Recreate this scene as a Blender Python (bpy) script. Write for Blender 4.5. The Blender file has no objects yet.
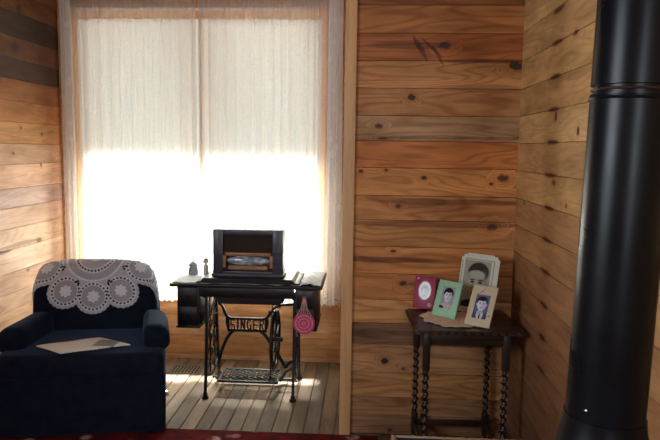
import bpy, bmesh, math, random
from mathutils import Vector, Matrix, Euler
from math import sin, cos, pi, radians as R, sqrt, exp
random.seed(7)
S = bpy.context.scene
COL = S.collection

# ------------------------------------------------------------------ camera
cam_d = bpy.data.cameras.new('camera'); cam = bpy.data.objects.new('camera', cam_d); COL.objects.link(cam)
cam_d.sensor_fit = 'HORIZONTAL'; cam_d.sensor_width = 36.0; cam_d.lens = 36.0 * 640 / 660
cam_d.clip_start = 0.02
_m = Matrix(((0.9984318425443299, -0.019522410329079077, 0.05246647775940002),
             (0.054283141493080604, 0.10856628298616121, -0.9926060158734739),
             (0.01368197146528018, 0.9938974985849959, 0.10945577172224144))).to_4x4()
_m.translation = (0, 0, 1.55)
cam.matrix_world = _m
S.camera = cam

# ------------------------------------------------------------------ world, sun, window daylight, exposure
S.view_settings.view_transform = 'Standard'; S.view_settings.look = 'None'
S.view_settings.gamma = 1.0; S.view_settings.use_curve_mapping = False
S.view_settings.exposure = 0.85
w = bpy.data.worlds.new('daylight_sky'); S.world = w; w.use_nodes = True
bg = w.node_tree.nodes['Background']
bg.inputs[0].default_value = (0.86, 0.93, 1.0, 1); bg.inputs[1].default_value = 0.85
def lamp(name, kind, energy, color, loc, rot, **k):
    d = bpy.data.lights.new(name, kind); d.energy = energy; d.color = color
    for a, b in k.items(): setattr(d, a, b)
    o = bpy.data.objects.new(name, d); COL.objects.link(o); o.location = loc; o.rotation_euler = rot
    return o
# the sun stands high outside the curtained window and shines into the room
_e, _a = R(54), R(3)
_d = Vector((sin(_a) * cos(_e), -cos(_a) * cos(_e), -sin(_e)))
sun = lamp('sun', 'SUN', 62.0, (1.0, 0.95, 0.86), (0, 8, 8), _d.to_track_quat('-Z', 'Y').to_euler(), angle=R(9))
# daylight entering through the second window, in the wall behind the camera
lamp('window_daylight', 'AREA', 17.0, (0.78, 0.89, 1.0), (0.35, -1.93, 1.75), (R(90), 0, 0), shape='RECTANGLE', size=0.6, size_y=0.9)
# and through the third window, in the left wall beside the camera
lamp('side_window_daylight', 'AREA', 42.0, (0.80, 0.90, 1.0), (-2.12, 0.1, 1.85), (0, R(-90), 0), shape='RECTANGLE', size=0.92, size_y=1.22)
try:
    S.cycles.use_denoising = True
    S.cycles.denoiser = 'OPENIMAGEDENOISE'
    S.cycles.max_bounces = 10; S.cycles.diffuse_bounces = 6; S.cycles.transparent_max_bounces = 16
    S.cycles.sample_clamp_indirect = 8.0
except Exception:
    pass

# ------------------------------------------------------------------ helpers
class MB:
    def __init__(s): s.bm = bmesh.new()
    def _xf(s, vs, M):
        if M is not None: bmesh.ops.transform(s.bm, matrix=M, verts=vs)
    def _mi(s, vs, mi):
        if mi:
            for f in {f for v in vs for f in v.link_faces}: f.material_index = mi
    def box(s, c, d, bev=0.0, seg=2, M=None, rot=None, mi=0):
        r = bmesh.ops.create_cube(s.bm, size=1.0); vs = r['verts']
        bmesh.ops.scale(s.bm, vec=Vector(d), verts=vs)
        if bev > 0:
            es = list({e for v in vs for e in v.link_edges})
            rb = bmesh.ops.bevel(s.bm, geom=es, offset=bev, segments=seg, profile=0.5, affect='EDGES')
            vs = list({v for f in rb['faces'] for v in f.verts} | {v for v in vs if v.is_valid})
            allv = set(vs); st = list(vs)
            while st:
                v = st.pop()
                for e in v.link_edges:
                    o = e.other_vert(v)
                    if o not in allv: allv.add(o); st.append(o)
            vs = list(allv)
        if rot is not None: bmesh.ops.rotate(s.bm, cent=(0, 0, 0), matrix=Euler(rot).to_matrix(), verts=vs)
        bmesh.ops.translate(s.bm, vec=Vector(c), verts=vs)
        s._xf(vs, M); s._mi(vs, mi); return vs
    def b2(s, x0, x1, y0, y1, z0, z1, bev=0.0, seg=2, M=None, mi=0):
        return s.box(((x0+x1)/2, (y0+y1)/2, (z0+z1)/2), (abs(x1-x0), abs(y1-y0), abs(z1-z0)), bev, seg, M, mi=mi)
    def tube(s, pts, r, seg=10, closed=False, M=None, mi=0):
        pts = [Vector(p) for p in pts]; n = len(pts)
        rs = r if isinstance(r, (list, tuple)) else [r]*n
        rings = []; up = None
        for i, p in enumerate(pts):
            a = pts[(i-1) % n] if (closed or i > 0) else p
            b = pts[(i+1) % n] if (closed or i < n-1) else p
            t = (b-a).normalized()
            if up is None: up = Vector((0, 0, 1)) if abs(t.z) < .9 else Vector((1, 0, 0))
            u = (up - t*up.dot(t)).normalized(); up = u; v = t.cross(u)
            rings.append([s.bm.verts.new(p + (u*cos(2*pi*k/seg) + v*sin(2*pi*k/seg))*rs[i]) for k in range(seg)])
        m = n if closed else n-1
        for i in range(m):
            A, B = rings[i], rings[(i+1) % n]
            for k in range(seg):
                s.bm.faces.new((A[k], A[(k+1) % seg], B[(k+1) % seg], B[k]))
        if not closed:
            s.bm.faces.new(list(reversed(rings[0]))); s.bm.faces.new(rings[-1])
        vs = [v for q in rings for v in q]; s._xf(vs, M); s._mi(vs, mi); return vs
    def lathe(s, prof, c=(0, 0, 0), seg=28, M=None, mi=0, sx=1, sy=1):
        rings = []
        for r, z in prof:
            rings.append([s.bm.verts.new((c[0]+sx*max(r, 1e-5)*cos(2*pi*k/seg), c[1]+sy*max(r, 1e-5)*sin(2*pi*k/seg), c[2]+z)) for k in range(seg)])
        for A, B in zip(rings, rings[1:]):
            for k in range(seg): s.bm.faces.new((A[k], A[(k+1) % seg], B[(k+1) % seg], B[k]))
        s.bm.faces.new(list(reversed(rings[0]))); s.bm.faces.new(rings[-1])
        vs = [v for q in rings for v in q]; s._xf(vs, M); s._mi(vs, mi); return vs
    def prism(s, poly, h0, h1, plane='XY', M=None, mi=0):
        f = {'XY': lambda a, b, h: (a, b, h), 'XZ': lambda a, b, h: (a, h, b), 'YZ': lambda a, b, h: (h, a, b)}[plane]
        A = [s.bm.verts.new(f(a, b, h0)) for a, b in poly]; B = [s.bm.verts.new(f(a, b, h1)) for a, b in poly]
        n = len(poly); fs = [s.bm.faces.new(A), s.bm.faces.new(list(reversed(B)))]
        for k in range(n): fs.append(s.bm.faces.new((A[(k+1) % n], A[k], B[k], B[(k+1) % n])))
        bmesh.ops.recalc_face_normals(s.bm, faces=fs)
        s._xf(A+B, M); s._mi(A+B, mi); return A+B
    def ellipsoid(s, c, d, seg=20, M=None, mi=0):
        r = bmesh.ops.create_uvsphere(s.bm, u_segments=seg, v_segments=max(6, seg//2), radius=1.0); vs = r['verts']
        bmesh.ops.scale(s.bm, vec=Vector(d), verts=vs); bmesh.ops.translate(s.bm, vec=Vector(c), verts=vs)
        s._xf(vs, M); s._mi(vs, mi); return vs
    def build(s, name, mats, parent=None, smooth=True, ang=35, bev=0.0):
        bmesh.ops.recalc_face_normals(s.bm, faces=s.bm.faces)
        me = bpy.data.meshes.new(name); s.bm.to_mesh(me); s.bm.free()
        return fin(name, me, mats, parent, smooth, ang, bev)

def fin(name, me, mats, parent=None, smooth=True, ang=35, bev=0.0):
    for m in (mats if isinstance(mats, (list, tuple)) else [mats]): me.materials.append(m)
    if smooth:
        for p in me.polygons: p.use_smooth = True
        me.set_sharp_from_angle(angle=R(ang))
    o = bpy.data.objects.new(name, me); COL.objects.link(o)
    if parent: o.parent = parent
    if bev:
        b = o.modifiers.new('bevel', 'BEVEL'); b.width = bev; b.segments = 2; b.limit_method = 'ANGLE'; b.angle_limit = R(40)
    return o
def grid(name, fn, nu, nv, mats, parent=None, closed_u=False, smooth=True, ang=60):
    vs = [fn(i/(nu), j/(nv)) for j in range(nv+1) for i in range(nu+1)]
    fs = [(j*(nu+1)+i, j*(nu+1)+i+1, (j+1)*(nu+1)+i+1, (j+1)*(nu+1)+i) for j in range(nv) for i in range(nu)]
    me = bpy.data.meshes.new(name); me.from_pydata(vs, [], fs); me.update()
    uv = me.uv_layers.new(name='UVMap')
    for p in me.polygons:
        for li in p.loop_indices:
            vi = me.loops[li].vertex_index; uv.data[li].uv = ((vi % (nu+1))/nu, (vi//(nu+1))/nv)
    return fin(name, me, mats, parent, smooth, ang)
def empty(name, loc=(0, 0, 0), rz=0.0):
    o = bpy.data.objects.new(name, None); COL.objects.link(o); o.location = loc; o.rotation_euler = (0, 0, rz)
    o.empty_display_size = 0.05; return o
def tag(o, label, cat, group=None):
    o['label'] = label; o['category'] = cat
    if group: o['group'] = group
    return o
def struct(o): o['kind'] = 'structure'; return o

# ------------------------------------------------------------------ materials
class NT:
    def __init__(s, name):
        s.m = bpy.data.materials.new(name); s.m.use_nodes = True; s.t = s.m.node_tree; s.t.nodes.clear()
        s.out = s.t.nodes.new('ShaderNodeOutputMaterial')
    def n(s, typ, ins=None, **k):
        nd = s.t.nodes.new(typ)
        for a, b in k.items(): setattr(nd, a, b)
        for a, b in (ins or {}).items():
            if isinstance(b, bpy.types.NodeSocket): s.t.links.new(b, nd.inputs[a])
            else: nd.inputs[a].default_value = b
        return nd
    def math(s, op, a, b=0.0, c=None, clamp=False):
        d = {0: a, 1: b}
        if c is not None: d[2] = c
        return s.n('ShaderNodeMath', d, operation=op, use_clamp=clamp).outputs[0]
    def mix(s, f, a, b, blend='MIX'):
        nd = s.n('ShaderNodeMix', data_type='RGBA', blend_type=blend)
        for i, v in ((0, f), (6, a), (7, b)):
            if isinstance(v, bpy.types.NodeSocket): s.t.links.new(v, nd.inputs[i])
            else: nd.inputs[i].default_value = (v if i == 0 else (*v[:3], 1))
        return nd.outputs[2]
    def rng(s, v, a, b, c=0.0, d=1.0, smooth=False):
        return s.n('ShaderNodeMapRange', {0: v, 1: a, 2: b, 3: c, 4: d}, interpolation_type='SMOOTHSTEP' if smooth else 'LINEAR').outputs[0]
    def noise(s, vec, scale, detail=3, rough=.5, dist=0.0):
        return s.n('ShaderNodeTexNoise', {'Vector': vec, 'Scale': scale, 'Detail': detail, 'Roughness': rough, 'Distortion': dist})
    def finish(s, sh): s.t.links.new(sh, s.out.inputs[0]); return s.m

def plain(name, col, rough=.5, metal=0.0, spec=.5, var=0.12, vscale=30, bump=0.0, bscale=200, sheen=0.0, coat=0.0):
    N = NT(name); tc = N.n('ShaderNodeTexCoord').outputs['Object']
    ns = N.noise(tc, vscale, 4).outputs[0]
    c = N.mix(N.rng(ns, .3, .7), [x*(1-var) for x in col], [min(1, x*(1+var)) for x in col])
    b = N.n('ShaderNodeBsdfPrincipled', {'Base Color': c, 'Metallic': metal, 'Specular IOR Level': spec,
        'Roughness': N.rng(ns, .3, .7, max(0, rough-.06), min(1, rough+.06)), 'Sheen Weight': sheen, 'Coat Weight': coat})
    if bump:
        bn = N.n('ShaderNodeBump', {'Height': N.noise(tc, bscale, 3).outputs[0], 'Strength': bump, 'Distance': .002})
        N.t.links.new(bn.outputs[0], b.inputs['Normal'])
    return N.finish(b.outputs[0])

def wood_boards(name, u, v, knots=(), rough=.55, tint=(1, 1, 1), grainy=1.0, knotty=True, streak=(), ringamt=.52):
    """planks whose own colour comes from the board attribute; grain runs along axis u (0,1,2), v is the axis across"""
    N = NT(name)
    pos = N.n('ShaderNodeNewGeometry').outputs['Position']
    sp = N.n('ShaderNodeSeparateXYZ', {0: pos}).outputs
    col = N.n('ShaderNodeAttribute', attribute_name='board_col').outputs['Color']
    rnd = N.n('ShaderNodeAttribute', attribute_name='board_rnd').outputs['Fac']
    U, V = sp[u], sp[v]
    Ur = N.math('ADD', U, N.math('MULTIPLY', rnd, 37.0))
    ksum, kdark = None, None
    kn_ = N.noise(pos, 55.0, 3, .6).outputs[0]
    for (a, b, ra, rb, st) in knots:
        dx = N.math('DIVIDE', N.math('SUBTRACT', U, a), ra); dz = N.math('DIVIDE', N.math('SUBTRACT', V, b), rb)
        q = N.math('SQRT', N.math('ADD', N.math('MULTIPLY', dx, dx), N.math('MULTIPLY', dz, dz)))
        q = N.math('ADD', q, N.math('MULTIPLY', N.math('SUBTRACT', kn_, .5), 1.3))
        k1 = N.math('MULTIPLY', N.rng(q, 1.25, .7, smooth=True), st)
        k2 = N.rng(q, 3.6, 0.4, smooth=True)
        kdark = k1 if kdark is None else N.math('MAXIMUM', kdark, k1)
        ksum = k2 if ksum is None else N.math('MAXIMUM', ksum, k2)
    cg = N.n('ShaderNodeCombineXYZ', {0: N.math('MULTIPLY', Ur, 1.1), 1: N.math('MULTIPLY', V, 9.0), 2: N.math('MULTIPLY', rnd, 11.0)}).outputs[0]
    if knotty:   # scattered small knots
        cv = N.n('ShaderNodeCombineXYZ', {0: N.math('MULTIPLY', Ur, 2.6), 1: N.math('MULTIPLY', V, 5.2), 2: 0.0}).outputs[0]
        vo = N.n('ShaderNodeTexVoronoi', {'Vector': cv, 'Scale': 1.0, 'Randomness': 1.0})
        pick = N.math('GREATER_THAN', N.n('ShaderNodeSeparateColor', {0: vo.outputs['Color']}).outputs[0], .62)
        k1 = N.math('MULTIPLY', N.math('MULTIPLY', N.rng(vo.outputs['Distance'], .075, .03, smooth=True), pick), .75)
        k2 = N.math('MULTIPLY', N.rng(vo.outputs['Distance'], .26, .0, smooth=True), pick)
        kdark = k1 if kdark is None else N.math('MAXIMUM', kdark, k1)
        ksum = k2 if ksum is None else N.math('MAXIMUM', ksum, k2)
    fld = N.noise(cg, .8, 1.5, .45, .25).outputs[0]
    if ksum is not None: fld = N.math('ADD', fld, N.math('MULTIPLY', ksum, .30))
    ring = N.math('SINE', N.math('MULTIPLY', fld, 78.0 * grainy))
    ring = N.rng(ring, -.2, 1.0)
    ring = N.math('POWER', ring, 1.6)
    cf = N.n('ShaderNodeCombineXYZ', {0: N.math('MULTIPLY', Ur, 9.0), 1: N.math('MULTIPLY', V, 240.0), 2: rnd}).outputs[0]
    fine = N.noise(cf, 1.0, 2).outputs[0]
    blot = N.noise(N.n('ShaderNodeCombineXYZ', {0: N.math('MULTIPLY', Ur, 2.2), 1: N.math('MULTIPLY', V, 9.0), 2: rnd}).outputs[0], 1.0, 4, .6).outputs[0]
    c = N.mix(N.math('MULTIPLY', ring, ringamt), col, N.mix(1.0, col, (.54, .41, .31), 'MULTIPLY'))
    c = N.mix(N.rng(blot, .30, .75), N.mix(1.0, c, (1.14, 1.10, 1.05), 'MULTIPLY'), N.mix(1.0, c, (.58, .50, .43), 'MULTIPLY'))
    c = N.mix(N.rng(fine, .3, .7), N.mix(1.0, c, (.90, .88, .86), 'MULTIPLY'), N.mix(1.0, c, (1.07, 1.07, 1.07), 'MULTIPLY'))
    for (a, b, ra, rb, st, *ang_) in streak:   # long dark heartwood stains
        wob = N.noise(cg, 2.2, 3, .6).outputs[0]
        ta = ang_[0] if ang_ else 0.0
        u_ = N.math('SUBTRACT', U, a); v_ = N.math('ADD', N.math('SUBTRACT', V, b), N.math('MULTIPLY', N.math('SUBTRACT', wob, .5), .035 if not ang_ else .012))
        dx = N.math('DIVIDE', N.math('ADD', N.math('MULTIPLY', u_, cos(ta)), N.math('MULTIPLY', v_, sin(ta))), ra)
        dz = N.math('DIVIDE', N.math('SUBTRACT', N.math('MULTIPLY', v_, cos(ta)), N.math('MULTIPLY', u_, sin(ta))), rb)
        q = N.math('SQRT', N.math('ADD', N.math('MULTIPLY', dx, dx), N.math('MULTIPLY', dz, dz)))
        c = N.mix(N.math('MULTIPLY', N.rng(q, 1.15, .75, smooth=True), st), c, N.mix(1.0, c, (.42, .34, .32), 'MULTIPLY'))
    if ksum is not None:
        c = N.mix(N.math('MULTIPLY', N.rng(ksum, .3, 1.0), .45), c, N.mix(1.0, c, (.75, .42, .25), 'MULTIPLY'))
        c = N.mix(kdark, c, (.022, .013, .010))
    c = N.mix(1.0, c, tint, 'MULTIPLY')
    bn = N.n('ShaderNodeBump', {'Height': N.math('ADD', fine, N.math('MULTIPLY', ring, .6)), 'Strength': .12, 'Distance': .002}).outputs[0]
    b = N.n('ShaderNodeBsdfPrincipled', {'Base Color': c, 'Roughness': N.rng(blot, .3, .7, rough-.08, rough+.1), 'Specular IOR Level': .35, 'Normal': bn})
    return N.finish(b.outputs[0])

def wood_plain(name, col, rough=.35, axis=0, contrast=.35, spec=.5, scale=1.0):
    N = NT(name); tc = N.n('ShaderNodeTexCoord').outputs['Object']
    st = [26.0*scale]*3; st[axis] = 1.6*scale
    mp = N.n('ShaderNodeMapping', {'Vector': tc, 'Scale': st}).outputs[0]
    n1 = N.noise(mp, 1.0, 4, .6, .5).outputs[0]; n2 = N.noise(mp, 4.0, 3).outputs[0]
    f = N.rng(N.math('ADD', n1, N.math('MULTIPLY', N.math('SUBTRACT', n2, .5), .5)), .32, .68)
    c = N.mix(f, [x*(1-contrast) for x in col], [min(1, x*(1+contrast)) for x in col])
    b = N.n('ShaderNodeBsdfPrincipled', {'Base Color': c, 'Roughness': N.rng(n1, .3, .7, rough-.05, rough+.1), 'Specular IOR Level': spec})
    bn = N.n('ShaderNodeBump', {'Height': n2, 'Strength': .08, 'Distance': .001}); N.t.links.new(bn.outputs[0], b.inputs['Normal'])
    return N.finish(b.outputs[0])

def lace(name, open_frac, col, scale, trans=.5, motif=True, border=None):
    """woven net: thread scatters light both ways, the holes between the threads let the view through"""
    N = NT(name)
    pos = N.n('ShaderNodeNewGeometry').outputs['Position']
    sp = N.n('ShaderNodeSeparateXYZ', {0: pos}).outputs
    v2 = N.n('ShaderNodeCombineXYZ', {0: sp[0], 1: sp[2], 2: 0.0}).outputs[0]
    thr = N.n('ShaderNodeTexVoronoi', {'Vector': v2, 'Scale': scale}, feature='F1')
    m1 = N.noise(v2, 16.0, 3, .6).outputs[0]
    m2 = N.n('ShaderNodeTexVoronoi', {'Vector': v2, 'Scale': 13.0}).outputs['Distance']
    op = N.rng(thr.outputs['Distance'], .25, .6, open_frac*.6, min(1, open_frac*1.3))
    if motif:
        fl = N.rng(N.math('ADD', m2, N.math('MULTIPLY', m1, .5)), .62, .50, smooth=True)
        op = N.math('MULTIPLY', op, N.math('SUBTRACT', 1.0, N.math('MULTIPLY', fl, .55)))
    if border:   # (z of hem, height): holes open up into scalloped eyelets
        z0, hh, addn = border
        eye = N.n('ShaderNodeTexVoronoi', {'Vector': v2, 'Scale': 42.0}).outputs['Distance']
        inb = N.rng(sp[2], z0+hh, z0+hh*.7)
        op = N.math('MAXIMUM', op, N.math('MULTIPLY', N.math('MULTIPLY', N.rng(eye, .30, .12, smooth=True), inb), addn))
    dif = N.n('ShaderNodeBsdfDiffuse', {'Color': (*col, 1)}).outputs[0]
    tr = N.n('ShaderNodeBsdfTranslucent', {'Color': (*col, 1)}).outputs[0]
    cl = N.n('ShaderNodeMixShader', {0: trans, 1: dif, 2: tr}).outputs[0]
    tp = N.n('ShaderNodeBsdfTransparent').outputs[0]
    return N.finish(N.n('ShaderNodeMixShader', {0: op, 1: cl, 2: tp}).outputs[0])

M = {}
M['groove'] = plain('dark_gap', (.02, .012, .008), .9)
M['casing'] = wood_plain('new_pine_trim', (.60, .34, .14), .5, 2, .16)
M['post'] = wood_plain('pine_post', (.62, .36, .16), .5, 2, .16)
M['iron'] = plain('black_cast_iron', (.006, .006, .007), .45, .0, .4)
M['blackwood'] = wood_plain('ebonised_wood', (.008, .007, .009), .36, 0, .4)
M['darkoak'] = wood_plain('dark_stained_oak', (.030, .014, .009), .28, 0, .45)
M['darkoakv'] = wood_plain('dark_stained_oak_leg', (.024, .013, .010), .28, 2, .4)
M['radio'] = wood_plain('radio_cabinet_veneer', (.050, .052, .075), .33, 0, .3)
M['radiotan'] = wood_plain('radio_tan_wood', (.38, .20, .09), .4, 0, .3)
M['pipe'] = plain('black_stove_enamel', (.003, .0035, .005), .30, .0, .16, var=.1, vscale=6)
M['stove'] = plain('stove_iron', (.012, .012, .013), .5, .2, .5)
M['chrome'] = plain('chrome', (.7, .7, .72), .15, 1.0)
M['brass'] = plain('aged_brass', (.35, .26, .12), .35, 1.0)
M['white'] = plain('white_paint', (.7, .7, .68), .5)
M['cloth'] = plain('white_cotton', (.80, .83, .88), .9, var=.05, vscale=60)
M['boxwood'] = wood_plain('crate_pine', (.36, .23, .13), .6, 0, .25)
M['liner'] = plain('dark_blue_liner', (.010, .012, .018), .6)

# ------------------------------------------------------------------ setting
XL, XR, YW, YP, YB, ZC = -2.19, 0.79, 4.54, 3.37, -2.0, 2.80
def board_wall(name, rects, u, v, n_axis, plane, thick, cols, mat, edges, gap=.0007, lip=.0022, jit=.05):
    """edges: board boundaries along v. rects: list of (u0,u1,v0,v1) areas to be covered. boards stand proud of plane on the +thick side"""
    bm = bmesh.new(); lc = bm.faces.layers.float_color.new('board_col') if False else None
    vl_c = bm.verts.layers.float_color.new('board_col'); vl_r = bm.verts.layers.float.new('board_rnd')
    def P(a, b, h):
        p = [0, 0, 0]; p[u] = a; p[v] = b; p[n_axis] = h; return p
    sgn = 1 if thick > 0 else -1
    for i, (e0, e1) in enumerate(zip(edges, edges[1:])):
        base = cols[i % len(cols)]; rr = random.random()
        j = 1 + random.uniform(-jit, jit); c = (base[0]*j, base[1]*j, base[2]*j, 1)
        for (u0, u1, v0, v1) in rects:
            a, b = max(e0, v0)+gap, min(e1, v1)-gap
            if b - a < .004: continue
            cx = lip
            prof = [(a, plane-thick), (a, plane-sgn*cx), (a+cx*.7, plane), (b-cx*.7, plane), (b, plane-sgn*cx), (b, plane-thick)]
            A = [bm.verts.new(P(u0, q[0], q[1])) for q in prof]; B = [bm.verts.new(P(u1, q[0], q[1])) for q in prof]
            for k in range(6): bm.faces.new((A[k], A[(k+1) % 6], B[(k+1) % 6], B[k]))
            bm.faces.new(A); bm.faces.new(list(reversed(B)))
            for q in A+B: q[vl_c] = c; q[vl_r] = rr
    bmesh.ops.recalc_face_normals(bm, faces=bm.faces)
    # dark backing directly behind the boards
    n0 = len(bm.faces)
    for (u0, u1, v0, v1) in rects:
        lo, hi = sorted((plane-thick*1.0, plane-sgn*.007))
        ps = [bm.verts.new(P(a, b, h)) for h in (lo, hi) for a, b in ((u0, v0), (u1, v0), (u1, v1), (u0, v1))]
        for q in ((0, 1, 2, 3), (7, 6, 5, 4), (0, 4, 5, 1), (1, 5, 6, 2), (2, 6, 7, 3), (3, 7, 4, 0)):
            f = bm.faces.new([ps[k] for k in q]); f.material_index = 1
        for q in ps: q[vl_c] = (.02, .015, .01, 1)
    me = bpy.data.meshes.new(name); bm.to_mesh(me); bm.free()
    return struct(fin(name, me, [mat, M['groove']], smooth=False))

def srgb(*c):
    return tuple(((x/255)/12.92 if x/255 <= .04045 else ((x/255+.055)/1.055)**2.4) for x in c)

# --- partition (faces the camera, right of the post)
pe = [-.14, .005, .113, .215, .351, .510, .626, .755, .897, 1.042, 1.184, 1.314, 1.459, 1.599, 1.729, 1.869, 2.009, 2.146, 2.286, 2.43, 2.57, ZC]
pc = [srgb(150, 112, 88), srgb(158, 122, 96), srgb(176, 135, 100), srgb(190, 142, 96), srgb(190, 145, 106), srgb(134, 98, 76), srgb(206, 154, 103),
      srgb(192, 130, 78), srgb(204, 142, 86), srgb(202, 146, 92), srgb(198, 138, 84), srgb(214, 150, 86), srgb(200, 126, 66),
      srgb(178, 142, 106), srgb(194, 140, 92), srgb(198, 142, 90), srgb(176, 106, 54), srgb(180, 118, 66), srgb(150, 96, 54), srgb(150, 96, 54), srgb(150, 96, 54)]
pk = [(.397, 2.088, .030, .018, .85), (.759, 1.985, .035, .020, .95), (.237, 1.825, .020, .015, .95), (.070, 1.675, .020, .013, .9), (.093, 1.612, .028, .007, .8),
      (.112, 1.447, .011, .007, .9), (.311, 1.409, .014, .010, .95), (.718, 1.415, .026, .017, .85), (.658, 1.383, .012, .009, .8), (.179, 1.259, .016, .012, .8),
      (.673, 1.158, .030, .018, .7), (.159, 1.019, .015, .008, .85), (.215, .846, .020, .016, .9), (.270, .845, .03, .01, .5), (.130, .416, .019, .015, 1.0), (-.02, 1.44, .012, .012, .8),
      (.165, .028, .012, .009, .8), (.23, .378, .010, .008, .7)]
ps = [(.22, 2.088, .22, .022, .7), (.265, 2.090, .055, .011, .95, -.9), (.33, 2.075, .075, .008, .9, -.75), (.36, 2.040, .060, .009, .9, -1.0), (.275, 2.060, .065, .010, .9, -.95), (.55, 1.285, .5, .016, .8), (.35, 1.165, .55, .018, .75), (.10, .973, .34, .016, .95), (.50, 1.62, .42, .010, .6),
      (.60, 2.01, .22, .010, .8), (.55, 2.17, .3, .02, .4), (.6, 1.87, .2, .02, .5), (.05, .57, .14, .03, .35)]
mp_ = wood_boards('partition_boards', 0, 2, pk, streak=ps, knotty=False, tint=(1.0, 1.01, .92), ringamt=.62)
board_wall('wall_partition', [(-.052, XR, 0, ZC)], 0, 2, 1, YP, -.05, pc, mp_, pe)
m = MB(); m.b2(-.112, -.052, YP-.022, YP+.07, 0, ZC, .003); struct(m.build('trim_1', M['post']))
m = MB(); m.b2(-.052, XR, YP+.05, YP+.065, 0, ZC); struct(m.build('wall_partition_rear', M['casing']))
# knots on the post
# --- right wall
re_ = [-.12, .02, .16, .30, .45, .60, .745, .89, 1.034, 1.175, 1.314, 1.454, 1.592, 1.731, 1.866, 2.006, 2.15, 2.29, 2.43, 2.57, ZC]
tan_ = [srgb(218, 180, 122), srgb(208, 170, 118), srgb(222, 186, 130), srgb(206, 166, 112)]
rk = [(2.776, z, .075, .011, .8) for z in (2.138, 2.006, 1.866, 1.731, 1.594, 1.454, 1.314, 1.175, 1.036)] + \
     [(2.536, 2.004, .03, .010, .8), (2.45, 1.631, .014, .016, .9), (2.74, 1.700, .018, .02, .8), (2.72, 1.425, .03, .012, .7), (2.543, 1.343, .012, .009, .8), (3.2, 1.30, .015, .010, .7),
      (2.775, .89, .05, .014, .8), (2.775, .745, .05, .014, .8), (2.775, .60, .05, .014, .7)]
mr_ = wood_boards('right_wall_boards', 1, 2, rk, grainy=.9, ringamt=.30, rough=.5, streak=[(2.776, 1.60, .12, .9, .14)])
low_brown_shade_ = [srgb(120, 84, 60), srgb(124, 88, 62), srgb(116, 82, 60), srgb(128, 92, 66), srgb(136, 98, 68), srgb(146, 106, 74), srgb(160, 118, 80), srgb(170, 128, 86), srgb(186, 144, 98), srgb(196, 154, 106)]  # low boards are browner wood, darkened further to stand in for shade
board_wall('wall_right', [(YB, YW, 0, ZC)], 1, 2, 0, XR, -.05, low_brown_shade_ + tan_*3, mr_, re_)
# --- left wall
le = [-.12, .02, .16, .29, .42, .52, .629, .756, .901, 1.034, 1.160, 1.281, 1.430, 1.558, 1.693, 1.824, 1.960, 2.085, 2.221, 2.374, 2.50, 2.64, ZC]
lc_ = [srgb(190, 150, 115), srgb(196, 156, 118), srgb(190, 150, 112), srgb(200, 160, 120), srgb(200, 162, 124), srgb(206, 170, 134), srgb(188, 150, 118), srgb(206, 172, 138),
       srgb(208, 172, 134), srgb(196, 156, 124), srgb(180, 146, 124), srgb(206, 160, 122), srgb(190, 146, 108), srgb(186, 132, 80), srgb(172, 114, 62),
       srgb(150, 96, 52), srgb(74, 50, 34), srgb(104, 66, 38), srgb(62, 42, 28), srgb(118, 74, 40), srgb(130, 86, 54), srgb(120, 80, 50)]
lk = [(3.97, 2.158, .05, .030, .9), (4.033, 2.402, .03, .03, .8), (4.06, 1.998, .05, .02, .6), (4.267, 1.628, .014, .010, .8), (4.239, 1.419, .014, .012, .7),
      (4.176, .915, .035, .016, .7), (3.74, .900, .10, .012, .7), (4.021, .738, .012, .009, .8), (4.0, 1.66, .012, .01, .7), (3.9, 1.50, .012, .01, .6)]
ml_ = wood_boards('left_wall_boards', 1, 2, lk, grainy=.9, ringamt=.28, tint=(1.22, 1.36, 1.75), streak=[(3.95, .92, .28, .012, .8), (4.2, .70, .2, .02, .3)])
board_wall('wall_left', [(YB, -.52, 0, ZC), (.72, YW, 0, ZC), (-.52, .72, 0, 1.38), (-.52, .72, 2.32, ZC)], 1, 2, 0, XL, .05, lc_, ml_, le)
# --- window wall (window 1 opening x -2.03..-.31, z .50..2.44)
WX0, WX1, WZ0, WZ1 = -2.085, -.262, .50, 2.495
we = [-.12, .03, .175, .32, .465, .61, .755, .90, 1.045, 1.19, 1.335, 1.48, 1.625, 1.77, 1.915, 2.06, 2.205, 2.35, 2.495, 2.64, ZC]
wc = [srgb(214, 160, 104), srgb(206, 150, 92), srgb(216, 166, 112), srgb(204, 148, 94), srgb(212, 160, 106)]
mw_ = wood_boards('window_wall_boards', 0, 2, [(-.20, 1.73, .012, .016, .9), (-.95, .26, .012, .010, .5), (-.6, .40, .01, .01, .5)], grainy=.7, ringamt=.25, tint=(1.25, 1.42, 1.8))
board_wall('wall_window', [(XL, WX0, 0, ZC), (WX1, XR, 0, ZC), (WX0, WX1, 0, WZ0), (WX0, WX1, WZ1, ZC)], 0, 2, 1, YW, -.05, wc, mw_, we)
m = MB()
for (a, b, c, d) in ((XL-.1, WX0, -.1, ZC+.1), (WX1, XR+.1, -.1, ZC+.1), (WX0, WX1, -.1, WZ0), (WX0, WX1, WZ1, ZC+.1)): m.b2(a, b, YW+.05, YW+.16, c, d)
struct(m.build('wall_window_outer', M['white']))
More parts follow.
